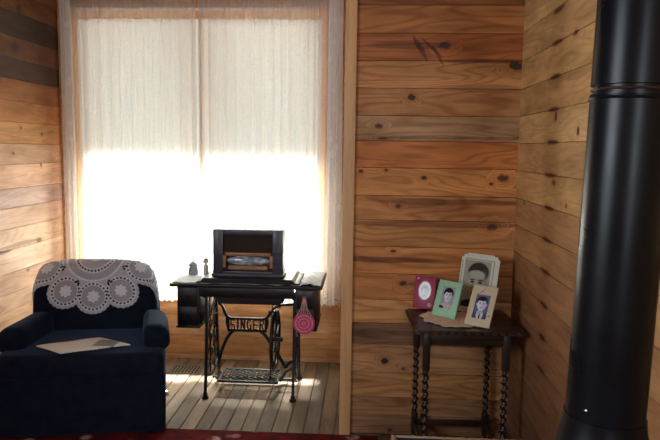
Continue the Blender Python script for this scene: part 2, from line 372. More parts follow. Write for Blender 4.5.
# --- wall behind the camera with window 2
bz0, bz1, bx0, bx1 = 1.28, 2.22, .03, .67
be = [i*.145-.1 for i in range(21)]
mb_ = wood_boards('rear_wall_boards', 0, 2, [], grainy=.8)
board_wall('wall_back', [(XL, bx0, 0, ZC), (bx1, XR, 0, ZC), (bx0, bx1, 0, bz0), (bx0, bx1, bz1, ZC)], 0, 2, 1, YB, .05, wc, mb_, be)
m = MB()
for (a, b, c, d) in ((bx0-.07, bx0, bz0-.07, bz1+.07), (bx1, bx1+.07, bz0-.07, bz1+.07), (bx0, bx1, bz0-.07, bz0), (bx0, bx1, bz1, bz1+.07), ((bx0+bx1)/2-.02, (bx0+bx1)/2+.02, bz0, bz1)):
    m.b2(a, b, YB-.02, YB+.02, c, d)
struct(m.build('window_2', M['casing']))
m = MB()
for (a, b, c, d) in ((-.59, -.52, 1.31, 2.39), (.72, .79, 1.31, 2.39), (-.52, .72, 1.31, 1.38), (-.52, .72, 2.32, 2.39), (.08, .12, 1.38, 2.32)): m.b2(XL-.02, XL+.02, a, b, c, d)
struct(m.build('window_3', M['casing']))
for (a, b, c, d, nm) in ((XL-.16, XL-.05, YB-.1, YW+.1, 'wall_left_outer'), (XR+.05, XR+.16, YB-.1, YW+.1, 'wall_right_outer')):
    m = MB(); m.b2(a, b, c, d, -.1, ZC+.1); struct(m.build(nm, M['white']))
# --- ceiling
ce = [YB+i*.145 for i in range(47)]; ce = [c for c in ce if c < YW+.05] + [YW+.05]
mc_ = wood_boards('ceiling_boards', 0, 1, [], grainy=.8)
board_wall('ceiling', [(XL, XR, YB, YW)], 0, 1, 2, ZC, -.05, [srgb(150, 105, 66), srgb(136, 92, 56), srgb(160, 112, 70)], mc_, ce)
m = MB(); m.b2(XL-.16, XR+.16, YB-.1, YW+.16, ZC+.05, ZC+.15); struct(m.build('ceiling_roof', M['white']))
# --- floor: narrow worn boards running into the room
fe = []; x = XL
while x < XR: fe.append(x); x += random.choice((.083, .086, .088))
fe.append(XR)
fc = [srgb(150, 134, 116), srgb(138, 122, 106), srgb(160, 144, 126), srgb(144, 126, 108), srgb(132, 118, 104), srgb(156, 138, 118)]
mf_ = wood_boards('worn_floor_boards', 1, 0, [], rough=.5, grainy=.5, knotty=False, ringamt=.3, tint=(.74, .71, .66))
board_wall('floor', [(YB, YW, XL, XR)], 1, 0, 2, 0.0, .04, fc, mf_, fe, gap=.0014, lip=.003, jit=.12)
m = MB(); m.b2(XL-.16, XR+.16, YB-.1, YW+.16, -.14, -.04); struct(m.build('floor_base', M['groove']))

# --- window 1: casing, mullion, sill, sashes with glass
m = MB()
m.b2(WX0, WX1, YW-.020, YW, WZ1, WZ1+.07, .002); m.b2(WX0, WX1, YW-.020, YW, WZ0-.07, WZ0-.01, .002)
m.b2(-1.176, -1.144, YW-.012, YW+.12, WZ0, WZ1, .002)
for (a, b, c, d) in ((WX0, WX0+.012, WZ0, WZ1), (WX1-.012, WX1, WZ0, WZ1), (WX0, WX1, WZ1-.012, WZ1)): m.b2(a, b, YW, YW+.15, c, d)
win = struct(m.build('window_1', M['casing']))
M['palecase'] = plain('pale_glow_casing', (.82, .79, .74), .6)  # casing colour lightened to stand in for backlight through the side lace
for (a, b) in ((WX0-.062, WX0), (WX1, WX1+.062)):
    m = MB(); m.b2(a, b, YW-.020, YW, WZ0-.07, WZ1+.07, .002); m.build('side_casing', M['palecase'], win)
m = MB(); m.b2(WX0, WX1, YW-.022, YW+.17, WZ0-.012, WZ0+.012, .003); m.build('sill', M['casing'], win)
N = NT('window_glass')
fr = .05
M['glass'] = N.finish(N.n('ShaderNodeMixShader', {0: fr, 1: N.n('ShaderNodeBsdfTransparent', {0: (.95, .97, .96, 1)}).outputs[0], 2: N.n('ShaderNodeBsdfGlossy', {'Roughness': .02}).outputs[0]}).outputs[0])
for (a, b) in ((WX0+.012, -1.176), (-1.144, WX1-.012)):
    m = MB()
    z0, z1, yy = WZ0+.012, WZ1-.012, YW+.045
    ea, eb = (.062, .004) if a < -1.5 else (.004, .062)
    for q in ((a, a+ea, z0, z1), (b-eb, b, z0, z1), (a+ea, b-eb, z0, z0+.03), (a+ea, b-eb, z1-.058, z1)): m.b2(q[0], q[1], yy-.014, yy+.014, q[2], q[3])
    sash = m.build('sash', wood_plain('golden_pine_sash', (.80, .45, .17), .45, 2, .12), win)
    m = MB(); m.b2(a+.002, b-.002, YW+.044, YW+.046, WZ0+.03, WZ1-.04); m.build('pane', M['glass'], win)

# --- outside: eave, pale yard, dark wooded rise
m = MB(); m.prism([(YW+.16, 2.66), (YW+.825, 2.555), (YW+.825, 2.675), (YW+.16, 2.95)], XL-.6, XR+.6, 'YZ'); struct(m.build('roof_eave', M['casing']))
yard = plain('gravel_yard', (.065, .065, .068), .9, var=.1, vscale=.4)
m = MB(); m.b2(-90, 90, YW+.2, 70, -.5, -.35); struct(m.build('ground_yard', yard))
hill = plain('wooded_slope', (.045, .05, .035), .95, var=.4, vscale=.2)
def hf(u_, v_):
    xx = -90+180*u_; zz = v_**1.1
    return (xx, 62+26*v_+2*sin(xx*.3+v_*5), -.5+zz*(24+2.5*sin(xx*.12)+1.2*sin(xx*.5)))
struct(grid('hillside_ground', hf, 90, 14, hill))

# ------------------------------------------------------------------ curtains
def pleats(x0, x1, z0, z1, Y, amp, waves, seed, hem=0.0, flare=0.0, nx=None, nz=40, ruffle=0.0):
    rn = random.Random(seed); ph = [rn.uniform(0, 6.28) for _ in range(6)]; ks = [rn.uniform(.8, 1.25) for _ in range(6)]
    def f(u_, v_):
        x = x0+(x1-x0)*u_; z = z0+(z1-z0)*v_
        a = amp*(1.0-.35*v_)
        p = waves*2*pi*u_
        y = Y + a*(.6*sin(p*ks[0]+ph[0]+.5*sin(3*v_+ph[1])) + .4*sin(p*1.7*ks[1]+ph[2]) + .2*sin(p*3.1+ph[3]))
        if hem: z += hem*abs(sin(p*1.0))*(1-v_)**8
        if flare: x += flare*(u_-.5)*(1-v_)**2
        if ruffle and v_ > .93: y += ruffle*sin(p*5+ph[4])
        x += .004*sin(p*1.3+ph[5])
        return (x, y, z)
    return f
M['sheer'] = lace('sheer_weave', .08, (.80, .835, .82), 900.0, .52, motif=False)
M['lacec'] = lace('flowered_lace_net', .50, (.92, .91, .90), 700.0, .5, motif=False, border=(.44, .16, .92))
M['laceb'] = lace('dense_border_lace', .14, (.96, .96, .97), 260.0, .34, border=(.44, .16, .92))
def curtain_thing(name, fn, nx, nz, mat, label):
    o = grid(name, fn, nx, nz, mat); tag(o, label, 'curtain'); return o
curtain_thing('sheer_curtain', pleats(-2.035, -1.170, .575, 2.435, YW-.040, .019, 9, 1), 220, 30, M['sheer'], 'gathered white sheer curtain in the left half of the window')
curtain_thing('sheer_curtain', pleats(-1.148, -.312, .528, 2.435, YW-.040, .019, 9, 2), 220, 30, M['sheer'], 'gathered white sheer curtain in the right half of the window, behind the radio')
curtain_thing('lace_curtain', pleats(-2.115, -1.172, .44, 2.60, YW-.080, .014, 12, 3, hem=.02, ruffle=.003), 260, 60, [M['lacec']], 'long patterned lace curtain hanging over the left half of the window, behind the armchair')
curtain_thing('lace_curtain', pleats(-1.168, -.170, .44, 2.60, YW-.083, .014, 12, 4, hem=.02, ruffle=.003), 260, 60, [M['lacec']], 'long patterned lace curtain over the right half of the window, behind the sewing table')
curtain_thing('lace_side_panel', pleats(-2.118, -2.045, .44, 2.585, YW-.110, .010, 2.5, 5, hem=.015, flare=.01), 60, 60, [M['laceb']], 'narrow dense lace strip down the left edge of the window beside the wall')
curtain_thing('lace_side_panel', pleats(-.255, -.160, .44, 2.585, YW-.118, .012, 2.5, 6, hem=.02, flare=.05), 60, 60, [M['laceb']], 'narrow dense lace strip down the right edge of the window beside the post')
m = MB(); m.tube([(-2.10, YW-.060, 2.50), (-.175, YW-.060, 2.50)], .007, 12)
rod = m.build('curtain_rod', M['white']); tag(rod, 'thin white curtain rod across the top of the window', 'curtain rod')
for xx in (-2.092, -.183):
    m = MB(); m.b2(xx-.006, xx+.006, YW-.060, YW-.0, 2.492, 2.508, .001); m.build('bracket', M['white'], rod)

# ------------------------------------------------------------------ rug and floor vent
N = NT('red_patterned_rug')
pos = N.n('ShaderNodeNewGeometry').outputs['Position']
n1 = N.noise(pos, 9.0, 4).outputs[0]; vo = N.n('ShaderNodeTexVoronoi', {'Vector': pos, 'Scale': 7.0}).outputs['Distance']
c = N.mix(N.rng(n1, .35, .65), srgb(128, 34, 40), srgb(78, 24, 32))
c = N.mix(N.math('MULTIPLY', N.rng(vo, .32, .18, smooth=True), N.rng(n1, .4, .6)), c, srgb(226, 180, 180))
bn = N.n('ShaderNodeBump', {'Height': N.noise(pos, 300, 2).outputs[0], 'Strength': .4, 'Distance': .003}).outputs[0]
M['rug'] = N.finish(N.n('ShaderNodeBsdfPrincipled', {'Base Color': c, 'Roughness': .95, 'Specular IOR Level': .1, 'Normal': bn}).outputs[0])
m = MB(); m.b2(-2.14, .10, .70, 3.335, .0005, .009, .003); tag(m.build('rug', M['rug']), 'dark red patterned rug on the floor boards in front of the armchair', 'rug')
m = MB()
M['vent'] = plain('floor_vent_metal', (.10, .075, .055), .5, .3)
vx0, vx1, vy0, vy1 = -1.345, -1.105, 4.205, 4.375
for q in ((vx0, vx1, vy0, vy0+.015), (vx0, vx1, vy1-.015, vy1), (vx0, vx0+.015, vy0, vy1), (vx1-.015, vx1, vy0, vy1)): m.b2(q[0], q[1], q[2], q[3], .0002, .004, .0005)
for i in range(9):
    xx = vx0+.02+i*.0235; m.b2(xx, xx+.0105, vy0+.01, vy1-.01, .0004, .0034)
v_ = m.build('floor_vent', plain('vent_bars', (.16, .13, .10), .5, .1)); tag(v_, 'small slotted heating vent set in the floor under the window', 'vent')
m = MB(); m.b2(vx0+.012, vx1-.012, vy0+.012, vy1-.012, .0001, .0008); m.build('duct_opening', M['groove'], v_)

# ------------------------------------------------------------------ armchair
N = NT('navy_velour')
tc = N.n('ShaderNodeTexCoord').outputs['Object']
n1 = N.noise(tc, 14.0, 4).outputs[0]; n2 = N.noise(tc, 420.0, 2).outputs[0]
c = N.mix(N.rng(n1, .3, .7), (.0035, .006, .015), (.007, .012, .028)); c = N.mix(N.math('MULTIPLY', N.rng(n2, .5, .8), .5), c, (.018, .03, .06))
bn = N.n('ShaderNodeBump', {'Height': N.math('ADD', n2, N.math('MULTIPLY', n1, 3.0)), 'Strength': .35, 'Distance': .002}).outputs[0]
M['navy'] = N.finish(N.n('ShaderNodeBsdfPrincipled', {'Base Color': c, 'Roughness': .85, 'Specular IOR Level': .15, 'Sheen Weight': .25, 'Sheen Tint': (.25, .45, .9, 1), 'Sheen Roughness': .4, 'Normal': bn}).outputs[0])
CH = empty('armchair', (-1.482, 3.185, .009), R(10.5))
tag(CH, 'low navy blue upholstered armchair with a lace doily on its back', 'armchair')
def soft(name, d, c, bev, mat, parent, puff=0.0, seg=6, rot=(0, 0, 0), sub=1, fn=None):
    m = MB(); m.box((0, 0, 0), d, bev, seg)
    bmesh.ops.subdivide_edges(m.bm, edges=[e for e in m.bm.edges if e.calc_length() > .06], cuts=5, use_grid_fill=True)
    for v in m.bm.verts:
        fx = max(0, 1-(2*v.co.x/d[0])**2); fy = max(0, 1-(2*v.co.y/d[1])**2); fz = max(0, 1-(2*v.co.z/d[2])**2)
        if v.co.z > 0: v.co.z += puff*fx*fy
        v.co.y += -puff*.5*fx*fz if v.co.y < 0 else 0
        if fn: v.co = Vector(fn(v.co))
    m2 = Matrix.Translation(Vector(c)) @ Euler(rot).to_matrix().to_4x4()
    bmesh.ops.transform(m.bm, matrix=m2, verts=m.bm.verts)
    return m.build(name, mat, parent, ang=70)
soft('base', (.885, .64, .325), (0, .325, .170), .022, M['navy'], CH, fn=lambda p: (p.x*(1-.17*(p.y+.32)/.64), p.y, p.z))
soft('seat_cushion', (.88, .54, .130), (0, .260, .385), .038, M['navy'], CH, puff=.006, fn=lambda p: (p.x*(1-.13*(p.y+.27)/.54), p.y, p.z))
m = MB(); m.tube([(-.41, -.004, .330), (.41, -.004, .330)], .0045, 8); m.build('seat_welt', M['navy'], CH)
for s_ in (-1, 1):
    def shp(p, s_=s_):
        t = (p.z+.10)/.20
        x = p.x*(1.0-.22*t) - s_*.060*(p.y+.2)/.4 + s_*.018*(1-abs(2*t-1)**2)
        y = p.y
        z = p.z - .02*max(0, (-p.y-.2)/.1)**1.5*(t > .5)
        return (x, y, z)
    soft('arm', (.165, .42, .150), (s_*.368, .315, .492), .055, M['navy'], CH, fn=shp)
BW, BR_, BXO = .372, .085, -.035
def zt(x):
    a = min(.9999, abs(x)/BW); return .45+.402*(1-a**12.0)**(1/2.6)-.034*(x/BW)**2
def hr(x):
    a = min(.9999, abs(x)/BW); return BR_*(1-a**8)**(1/4)+.001
def back_pt(x, t, off=0.0):
    """t: length along the surface from the crest, positive down the front, negative down the rear"""
    h = hr(x); s = 1 if t >= 0 else -1; x0_ = x; x = x*(1+off/BW); q = abs(t); lim = h*pi/2; yc = .625
    top = zt(x0_)
    if q <= lim:
        a = q/h; return (x+BXO, yc-s*(h+off)*sin(a), top-h+(h+off)*cos(a))
    d = q-lim
    lean = .17 if s > 0 else .10
    return (x+BXO, yc-s*(h+off)-(d*lean if s > 0 else d*lean*.3), top-h-d*.985)
nx_, nt_ = 56, 46
def backf(u_, v_):
    x = BW*sin((u_-.5)*pi)*.9995
    top = zt(x); h = hr(x); L = h*pi/2+max(.01, top-h-.20)
    return back_pt(x, -L+2*L*v_)
grid('backrest', backf, nx_, nt_, M['navy'], CH, ang=80)
for sx in (-.36, .36):
    for yy in (.035, .60):
        m = MB(); m.lathe([(.028, -.003), (.030, 0), (.030, .012), (.014, .018), (.012, .030)], (sx, yy, .003), 16); m.build('glide', M['chrome'], CH)

# lace doily over the chair back, a real openwork cloth
def chair_world(p): return CH.matrix_basis @ Vector(p)
from mathutils import Matrix as _Mx
CHM = _Mx.Translation(CH.location) @ Euler(CH.rotation_euler).to_matrix().to_4x4()
meds = [(0, .258), (-.157, .218), (.157, .218), (-.266, .062), (.266, .062), (-.157, -.10), (.157, -.10), (0, -.13)]
big = (0, .0)
def doily_at(s, t):
    """None = hole or outside, else density of the crochet 0..1"""
    rb = math.hypot(s-big[0], t-big[1])
    best = min(meds, key=lambda c: math.hypot(s-c[0], t-c[1])); rm = math.hypot(s-best[0], t-best[1]); an = math.atan2(t-best[1], s-best[0])
    if rb < .168:
        if rb > .158: return .95
        for k in range(34):
            a = 2*pi*k/34
            if math.hypot(s-.106*cos(a), t-.106*sin(a)) < .0062: return None
        if abs(rb-.106) < .014: return .95
        if rb < .04: return .95
        if rb < .09: return .45+.15*sin(rb*900)
        return .42+.12*sin(rb*900)
    scal = .104+.0015*cos(an*22)
    web = rb < .205 and t > -.15
    if rm > scal and not web: return None
    for k in range(22):
        a = 2*pi*(k+.5)/22
        if math.hypot(s-best[0]-.0765*cos(a), t-best[1]-.0765*sin(a)) < .0062: return None
    # picots where motif and centre meet
    for a0 in (-.5, .5, -1.15, 1.15):
        for dr, da in ((.185, 0), (.196, .055), (.196, -.055)):
            if math.hypot(s-dr*sin(a0+da), t-dr*cos(a0+da)) < .0075: return None
    if rm < .033+.0045*cos(an*8): return 1.0
    if rm < .066: return .38+.10*sin(rm*900)
    if rm < .088: return .9
    return .60+.1*sin(rm*800)
def make_doily():
    st = .0026; S0, S1, T0, T1 = -.372, .372, -.20, .375
    ns, nt = int((S1-S0)/st), int((T1-T0)/st)
    vs, dens, ids, fs = [], [], {}, []
    def vid(i, j):
        if (i, j) not in ids:
            s, t = S0+i*st, T0+j*st
            x = max(-BW*.985, min(BW*.985, s))
            p = Vector(back_pt(x, t, .0065+.0012*sin(s*40)*sin(t*35)))
            ids[(i, j)] = len(vs); vs.append(CHM @ p)
            dens.append(doily_at(s, t) or .8)
        return ids[(i, j)]
    for j in range(nt):
        for i in range(ns):
            if doily_at(S0+(i+.5)*st, T0+(j+.5)*st) is None: continue
            fs.append((vid(i, j), vid(i+1, j), vid(i+1, j+1), vid(i, j+1)))
    me = bpy.data.meshes.new('lace_doily'); me.from_pydata(vs, [], fs); me.update()
    at = me.attributes.new('dens', 'FLOAT', 'POINT')
    at.data.foreach_set('value', dens)
    N = NT('crochet_cotton'); d = N.n('ShaderNodeAttribute', attribute_name='dens').outputs['Fac']
    cl = N.n('ShaderNodeBsdfDiffuse', {'Color': (.76, .82, .95, 1)}).outputs[0]; tp = N.n('ShaderNodeBsdfTransparent').outputs[0]
    mat = N.finish(N.n('ShaderNodeMixShader', {0: d, 1: tp, 2: cl}).outputs[0])
    o = fin('lace_doily', me, mat, ang=180)
    sd = o.modifiers.new('thickness', 'SOLIDIFY'); sd.thickness = .0012; sd.offset = 1
    return tag(o, 'round white crochet lace doily draped over the top of the armchair back', 'doily')
make_doily()

# magazine on the seat
MG = empty('magazine', (-1.51, 3.315, .470)); tag(MG, 'open pale printed magazine lying flat on the armchair seat', 'magazine')
N = NT('printed_page'); g = N.n('ShaderNodeTexCoord').outputs['Generated']; sp = N.n('ShaderNodeSeparateXYZ', {0: g}).outputs
row = N.math('SINE', N.math('MULTIPLY', sp[1], 190.0)); brk = N.noise(g, 40, 2).outputs[0]
tx = N.math('MULTIPLY', N.math('MULTIPLY', N.rng(row, .1, .6), N.rng(brk, .40, .5)), .35)
pic = N.math('MULTIPLY', N.math('MULTIPLY', N.rng(sp[0], .60, .62), N.rng(sp[0], .86, .84)), N.math('MULTIPLY', N.rng(sp[1], .42, .45), N.rng(sp[1], .85, .82)))
c = N.mix(tx, (.92, .91, .86), (.25, .25, .25)); c = N.mix(pic, c, N.mix(N.noise(g, 8, 3).outputs[0], (.05, .05, .06), (.45, .45, .44)))
M['page'] = N.finish(N.n('ShaderNodeBsdfPrincipled', {'Base Color': c, 'Roughness': .36}).outputs[0])
quad = [(-1.755, 3.275), (-1.567, 3.165), (-1.262, 3.345), (-1.480, 3.455)]
def pagef(lo):
    def f(u_, v_):
        a = Vector(quad[0]).lerp(Vector(quad[3]), v_); b = Vector(quad[1]).lerp(Vector(quad[2]), v_)
        p = a.lerp(b, u_)
        z = .4505 + lo + .002*sin(pi*u_) + .002*abs(sin(2*pi*v_))
        return (p.x+1.51, p.y-3.315, z-.470)
    return f
o = grid('page_block', pagef(.0185), 12, 24, M['page'], MG); sd = o.modifiers.new('t', 'SOLIDIFY'); sd.thickness = .006; sd.offset = 1

# ------------------------------------------------------------------ treadle sewing table
TX0, TX1, TY0, TY1, TZ = -1.165, -.238, 3.735, 4.19, .735

SM = empty('treadle_sewing_table', ((TX0+TX1)/2, 3.96, 0)); tag(SM, 'black antique treadle sewing machine table with iron legs in front of the window', 'sewing table')
L_ = Matrix.Translation((-(TX0+TX1)/2, -3.96, 0))
def sm(m, name, mat, parent=SM, **k):
    bmesh.ops.transform(m.bm, matrix=L_, verts=m.bm.verts); return m.build(name, mat, parent, **k)
m = MB(); m.b2(TX0, TX1, TY0, TY1, TZ-.020, TZ, .005, 3); sm(m, 'tabletop', M['blackwood'])
for ya in (3.765, 4.145):
    m = MB(); m.b2(-.985, -.41, ya, ya+.02, .650, TZ-.020, .002); sm(m, 'apron', M['blackwood'])
# the box under the top where the machine folds away
m = MB(); m.prism([(-.905, .655), (-.895, .62), (-.865, .602), (-.505, .602), (-.478, .62), (-.468, .655), (-.468, TZ-.021), (-.905, TZ-.021)], 3.80, 4.13, 'XZ'); sm(m, 'machine_well', M['blackwood'])
for (a, b) in ((-1.128, -.992), (-.405, -.275)):
    m = MB()
    z0 = .462
    m.b2(a, b, 3.775, 4.16, z0, TZ-.020, .003); m.b2(a-.006, b+.006, 3.768, 4.165, z0-.010, z0+.006, .004)
    sm(m, 'drawer_case', M['blackwood'])
    for (q0, q1) in ((z0+.012, z0+.124), (z0+.132, TZ-.028)):
        m = MB(); m.b2(a+.010, b-.010, 3.758, 3.78, q0, q1, .004, 2); m.b2(a+.022, b-.022, 3.7555, 3.762, q0+.012, q1-.012, .002)
        dr = sm(m, 'drawer', M['blackwood'])
        m = MB(); cx, cz = (a+b)/2, (q0+q1)/2
        m.tube([(cx, 3.757, cz), (cx, 3.748, cz), (cx, 3.742, cz), (cx, 3.736, cz)], [.005, .005, .011, .008], 14)
        bmesh.ops.transform(m.bm, matrix=L_, verts=m.bm.verts); m.build('knob', M['iron'], dr)
def flat_iron(m, pts, w, x, th=.010, plane='YZ'):
    """flat cast strap following pts, in the given plane"""
    n = len(pts); Lp, Rp = [], []
    for i, p in enumerate(pts):
        a = Vector(pts[max(0, i-1)]); b = Vector(pts[min(n-1, i+1)]); t = (b-a).normalized(); nrm = Vector((-t.y, t.x))
        ww = w[i] if isinstance(w, (list, tuple)) else w
        Lp.append(tuple(Vector(p)+nrm*ww/2)); Rp.append(tuple(Vector(p)-nrm*ww/2))
    for i in range(n-1):
        m.prism([Lp[i], Lp[i+1], Rp[i+1], Rp[i]], x-th/2, x+th/2, plane)
def arc(cx, cz, r, a0, a1, n=14, ry=None):
    ry = ry or r
    return [(cx+r*cos(R(a0+(a1-a0)*i/n)), cz+ry*sin(R(a0+(a1-a0)*i/n))) for i in range(n+1)]
for xs in (-.962, -.415):
    m = MB(); sg = 1 if xs < -.7 else -1
    yf, yr = 3.79, 4.185
    def leg_curve(y0, y1, s): return [(y0+(y1-y0)*t + s*.018*sin(pi*t), .02+.63*t) for t in [i/14 for i in range(15)]]
    flat_iron(m, leg_curve(yf, 3.845, 1), .024, xs, .016); flat_iron(m, leg_curve(yr, 4.10, -1), .024, xs, .016)
    m.b2(xs-.012, xs+.012, 3.80, 4.15, .635, .651, .002)                         # top rail
    flat_iron(m, [(yf+.015, .145), (3.90, .115), (3.98, .108), (4.08, .115), (yr-.012, .145)], .018, xs, .012)   # low rail
    flat_iron(m, [(3.845, .46), (3.98, .50), (4.12, .46)], .014, xs, .010)
    for yc_ in (3.925, 4.045):   # lattice of curved bars
        flat_iron(m, [(yc_, .115), (yc_+.012, .25), (yc_-.008, .38), (yc_, .49), (yc_, .64)], .009, xs, .008)
    for k in range(5):
        z0 = .15+k*.095
        flat_iron(m, [(3.835, z0), (3.985, z0+.095)], .007, xs, .007); flat_iron(m, [(4.135, z0), (3.985, z0+.095)], .007, xs, .007)
        flat_iron(m, [(3.985, z0), (3.845, z0+.095)], .007, xs, .007); flat_iron(m, [(3.985, z0), (4.125, z0+.095)], .007, xs, .007)
    flat_iron(m, arc(3.985, .31, .05, 0, 360, 20), .009, xs, .009)
    sf = sm(m, 'side_frame', M['iron'])
    for yy in (yf, yr):
        m = MB(); m.lathe([(.012, .0), (.021, .002), (.022, .010), (.013, .020), (.016, .030), (.010, .038)], (xs, yy, 0), 16)
        bmesh.ops.transform(m.bm, matrix=L_, verts=m.bm.verts); m.build('foot', M['iron'], sf)
# curved cross brace at the rear with cut-out lettering
YBR = 4.14
def z_at(y_px):  # local note of heights
    return 1.55-(y_px-152)*YBR/640
m = MB()
bl, br_ = -.886, -.640           # ends of the lettered band
zt_, zb_ = .420, .340
flat_iron(m, [(bl-.005, zt_), (br_+.005, zt_)], .015, YBR, .012, 'XZ'); flat_iron(m, [(bl-.005, zb_), (br_+.005, zb_)], .017, YBR, .012, 'XZ')
def bez(p0, p1, p2, p3, n=16):
    o = []
    for i in range(n+1):
        t = i/n; o.append(tuple(Vector(p0)*(1-t)**3+Vector(p1)*3*t*(1-t)**2+Vector(p2)*3*t*t*(1-t)+Vector(p3)*t**3))
    return o
for s_, xe, xt in ((1, bl, -.962), (-1, br_, -.500)):
    flat_iron(m, bez((xe+s_*.01, zt_), (xe-s_*.040, zt_+.01), (xe-s_*.025, .520), (xt, .522)), [.020]*9+[.016]*8, YBR, .014, 'XZ')
    flat_iron(m, bez((xe+s_*.045, zb_+.004), (xe-s_*.0, zb_-.01), (xe-s_*.045, .24), (xt-s_*.0, .09)), .020, YBR, .014, 'XZ')
    m.prism([(xe-s_*.020, zt_+.008), (xe+s_*.004, zt_+.004), (xe+s_*.004, zb_-.006), (xe-s_*.006, zb_-.015), (xe-s_*.022, .39)], YBR-.006, YBR+.006, 'XZ')
    if s_ < 0:
        flat_iron(m, [(xt, .522), (-.415, .530)], .018, YBR, .014, 'XZ'); flat_iron(m, bez((xt, .09), (-.48, .15), (-.44, .14), (-.415, .115)), .020, YBR, .014, 'XZ')
br = sm(m, 'cross_brace', M['iron'])
# cut-out letters between the two bars, heavy serif capitals
def letters(txt, x0, x1, z0, z1, y, d):
    mm = MB(); n = len(txt); wd = {'I': .62}; tot = sum(wd.get(c, 1.0) for c in txt); un = (x1-x0)/tot; x = x0; H = z1-z0; s = .0085
    def st(p, q, wdt=s): flat_iron(mm, [p, q], wdt, y, d, 'XZ')
    for ch in txt:
        wv = wd.get(ch, 1.0)*un; a, b = x+.006, x+wv-.006; m_ = (a+b)/2
        if ch == 'I': st((m_, z0), (m_, z1), s*1.25)
        elif ch == 'S':
            P_ = arc(m_, z0+H*.73, (b-a)/2-.003, 20, 270, 12, H*.25) + arc(m_, z0+H*.27, (b-a)/2-.003, 90, -160, 12, H*.25)
            flat_iron(mm, P_, s*.95, y, d, 'XZ')
        elif ch == 'N': st((a+s/2, z0), (a+s/2, z1)); st((b-s/2, z0), (b-s/2, z1)); st((a+s/2, z1-.003), (b-s/2, z0+.003), s*1.1)
        elif ch == 'G':
            flat_iron(mm, arc(m_, (z0+z1)/2, (b-a)/2-.003, 40, 320, 18, H*.5-.003), s, y, d, 'XZ'); st((m_+.002, (z0+z1)/2-.004), (b, (z0+z1)/2-.004), .008); st((b-s/2, z0+.004), (b-s/2, (z0+z1)/2))
        elif ch == 'E':
            st((a+s/2, z0), (a+s/2, z1))
            for zz in (z0+.004, (z0+z1)/2, z1-.004): st((a, zz), (b, zz), .0085)
        elif ch == 'R':
            st((a+s/2, z0), (a+s/2, z1)); flat_iron(mm, [(a, z1-.004)]+arc(m_+.001, z0+H*.74, (b-a)/2-.004, 90, -90, 10, H*.25-.004)+[(a, z0+H*.49)], .0085, y, d, 'XZ'); st((m_, z0+H*.48), (b-s/2, z0), s)
        x += wv
    return mm
mm = letters('SINGER', bl+.004, br_-.004, zb_+.004, zt_-.004, YBR, .010)
bmesh.ops.transform(mm.bm, matrix=L_, verts=mm.bm.verts); mm.build('lettering', M['iron'], br)
# treadle plate: rimmed diamond lattice
m = MB(); px0, px1, py0, py1, pz = -.905, -.520, 3.865, 4.10, .085
for q in ((px0, px1, py0, py0+.014), (px0, px1, py1-.014, py1), (px0, px0+.014, py0, py1), (px1-.014, px1, py0, py1)): m.b2(*q, pz-.008, pz+.008, .003)
def seg_clip(p, q): return p, q
k = -8
while k < 14:
    for sg in (1, -1):
        # diagonal lines clipped to the plate
        a0 = px0+k*.046; pts = []
        for t in (0.0, 1.0):
            yy = py0+t*(py1-py0); xx = a0+t*(py1-py0)*1.15 if sg > 0 else a0+.27-t*(py1-py0)*1.15
            pts.append((xx, yy))
        (xa, ya), (xb, yb) = pts
        def clipx(xa, ya, xb, yb):
            if abs(xb-xa) < 1e-9: return None
            t0, t1 = 0.0, 1.0; dx = xb-xa
            for lim, sgn in ((px0, 1), (px1, -1)):
                va, vb = sgn*(xa-lim), sgn*(xb-lim)
                if va < 0 and vb < 0: return None
                if va < 0: t0 = max(t0, va/(va-vb))
                if vb < 0: t1 = min(t1, va/(va-vb))
            if t1 <= t0: return None
            return (xa+dx*t0, ya+(yb-ya)*t0), (xa+dx*t1, ya+(yb-ya)*t1)
        cl = clipx(xa, ya, xb, yb)
        if cl:
            m.tube([(*cl[0], pz), (*cl[1], pz)], .0036, 6)
    k += 1
sm(m, 'treadle', M['iron'])
m = MB(); m.tube([(-.962, 3.985, pz-.016), (-.415, 3.985, pz-.016)], .006, 10)
m.b2(-.915, -.900, 3.97, 4.0, pz-.02, pz+.004); m.b2(-.525, -.510, 3.97, 4.0, pz-.02, pz+.004)
sm(m, 'treadle_axle', M['iron'])
m = MB(); m.tube([(-.962, 4.06, .03), (-.415, 4.06, .03)], .006, 8); m.tube([(-.505, 3.86, .10), (-.47, 3.865, .16), (-.435, 3.87, .18), (-.415, 3.9, .15)], .009, 8); sm(m, 'floor_stretcher', M['iron'])
# flywheel beside the right frame, seen nearly edge-on
m = MB(); FX, FY, FZ, FR = -.545, 3.925, .350, .180
m.tube([(FX, FY+FR*cos(2*pi*k/40), FZ+FR*sin(2*pi*k/40)) for k in range(40)], .012, 10, closed=True)
for k in range(6):
    a = 2*pi*k/6+.3; m.tube([(FX, FY+.02*cos(a), FZ+.02*sin(a)), (FX+.006, FY+.09*cos(a+.12), FZ+.09*sin(a+.12)), (FX, FY+FR*cos(a), FZ+FR*sin(a))], .006, 8)
m.tube([(FX-.03, FY, FZ), (FX+.05, FY, FZ)], .014, 12)
m.tube([(FX-.012, FY+.05, FZ-.02), (FX-.03, FY+.05, FZ-.02)], .012, 10)
sm(m, 'flywheel', M['iron'])
m = MB(); m.tube([(FX-.028, FY+.05, FZ-.02), (FX-.028, FY+.02, .25), (FX-.030, FY+.0, .10)], .0055, 8); m.ellipsoid((FX-.028, FY+.05, FZ-.02), (.012, .016, .016), 12); m.ellipsoid((FX-.030, FY, .10), (.010, .015, .015), 12); sm(m, 'pitman_rod', M['iron'])
m = MB()
for dx in (-.006, .006): m.tube([(FX+dx*2, FY-.10, FZ+.13), (FX+dx*2, FY-.02, .62)], .003, 6)
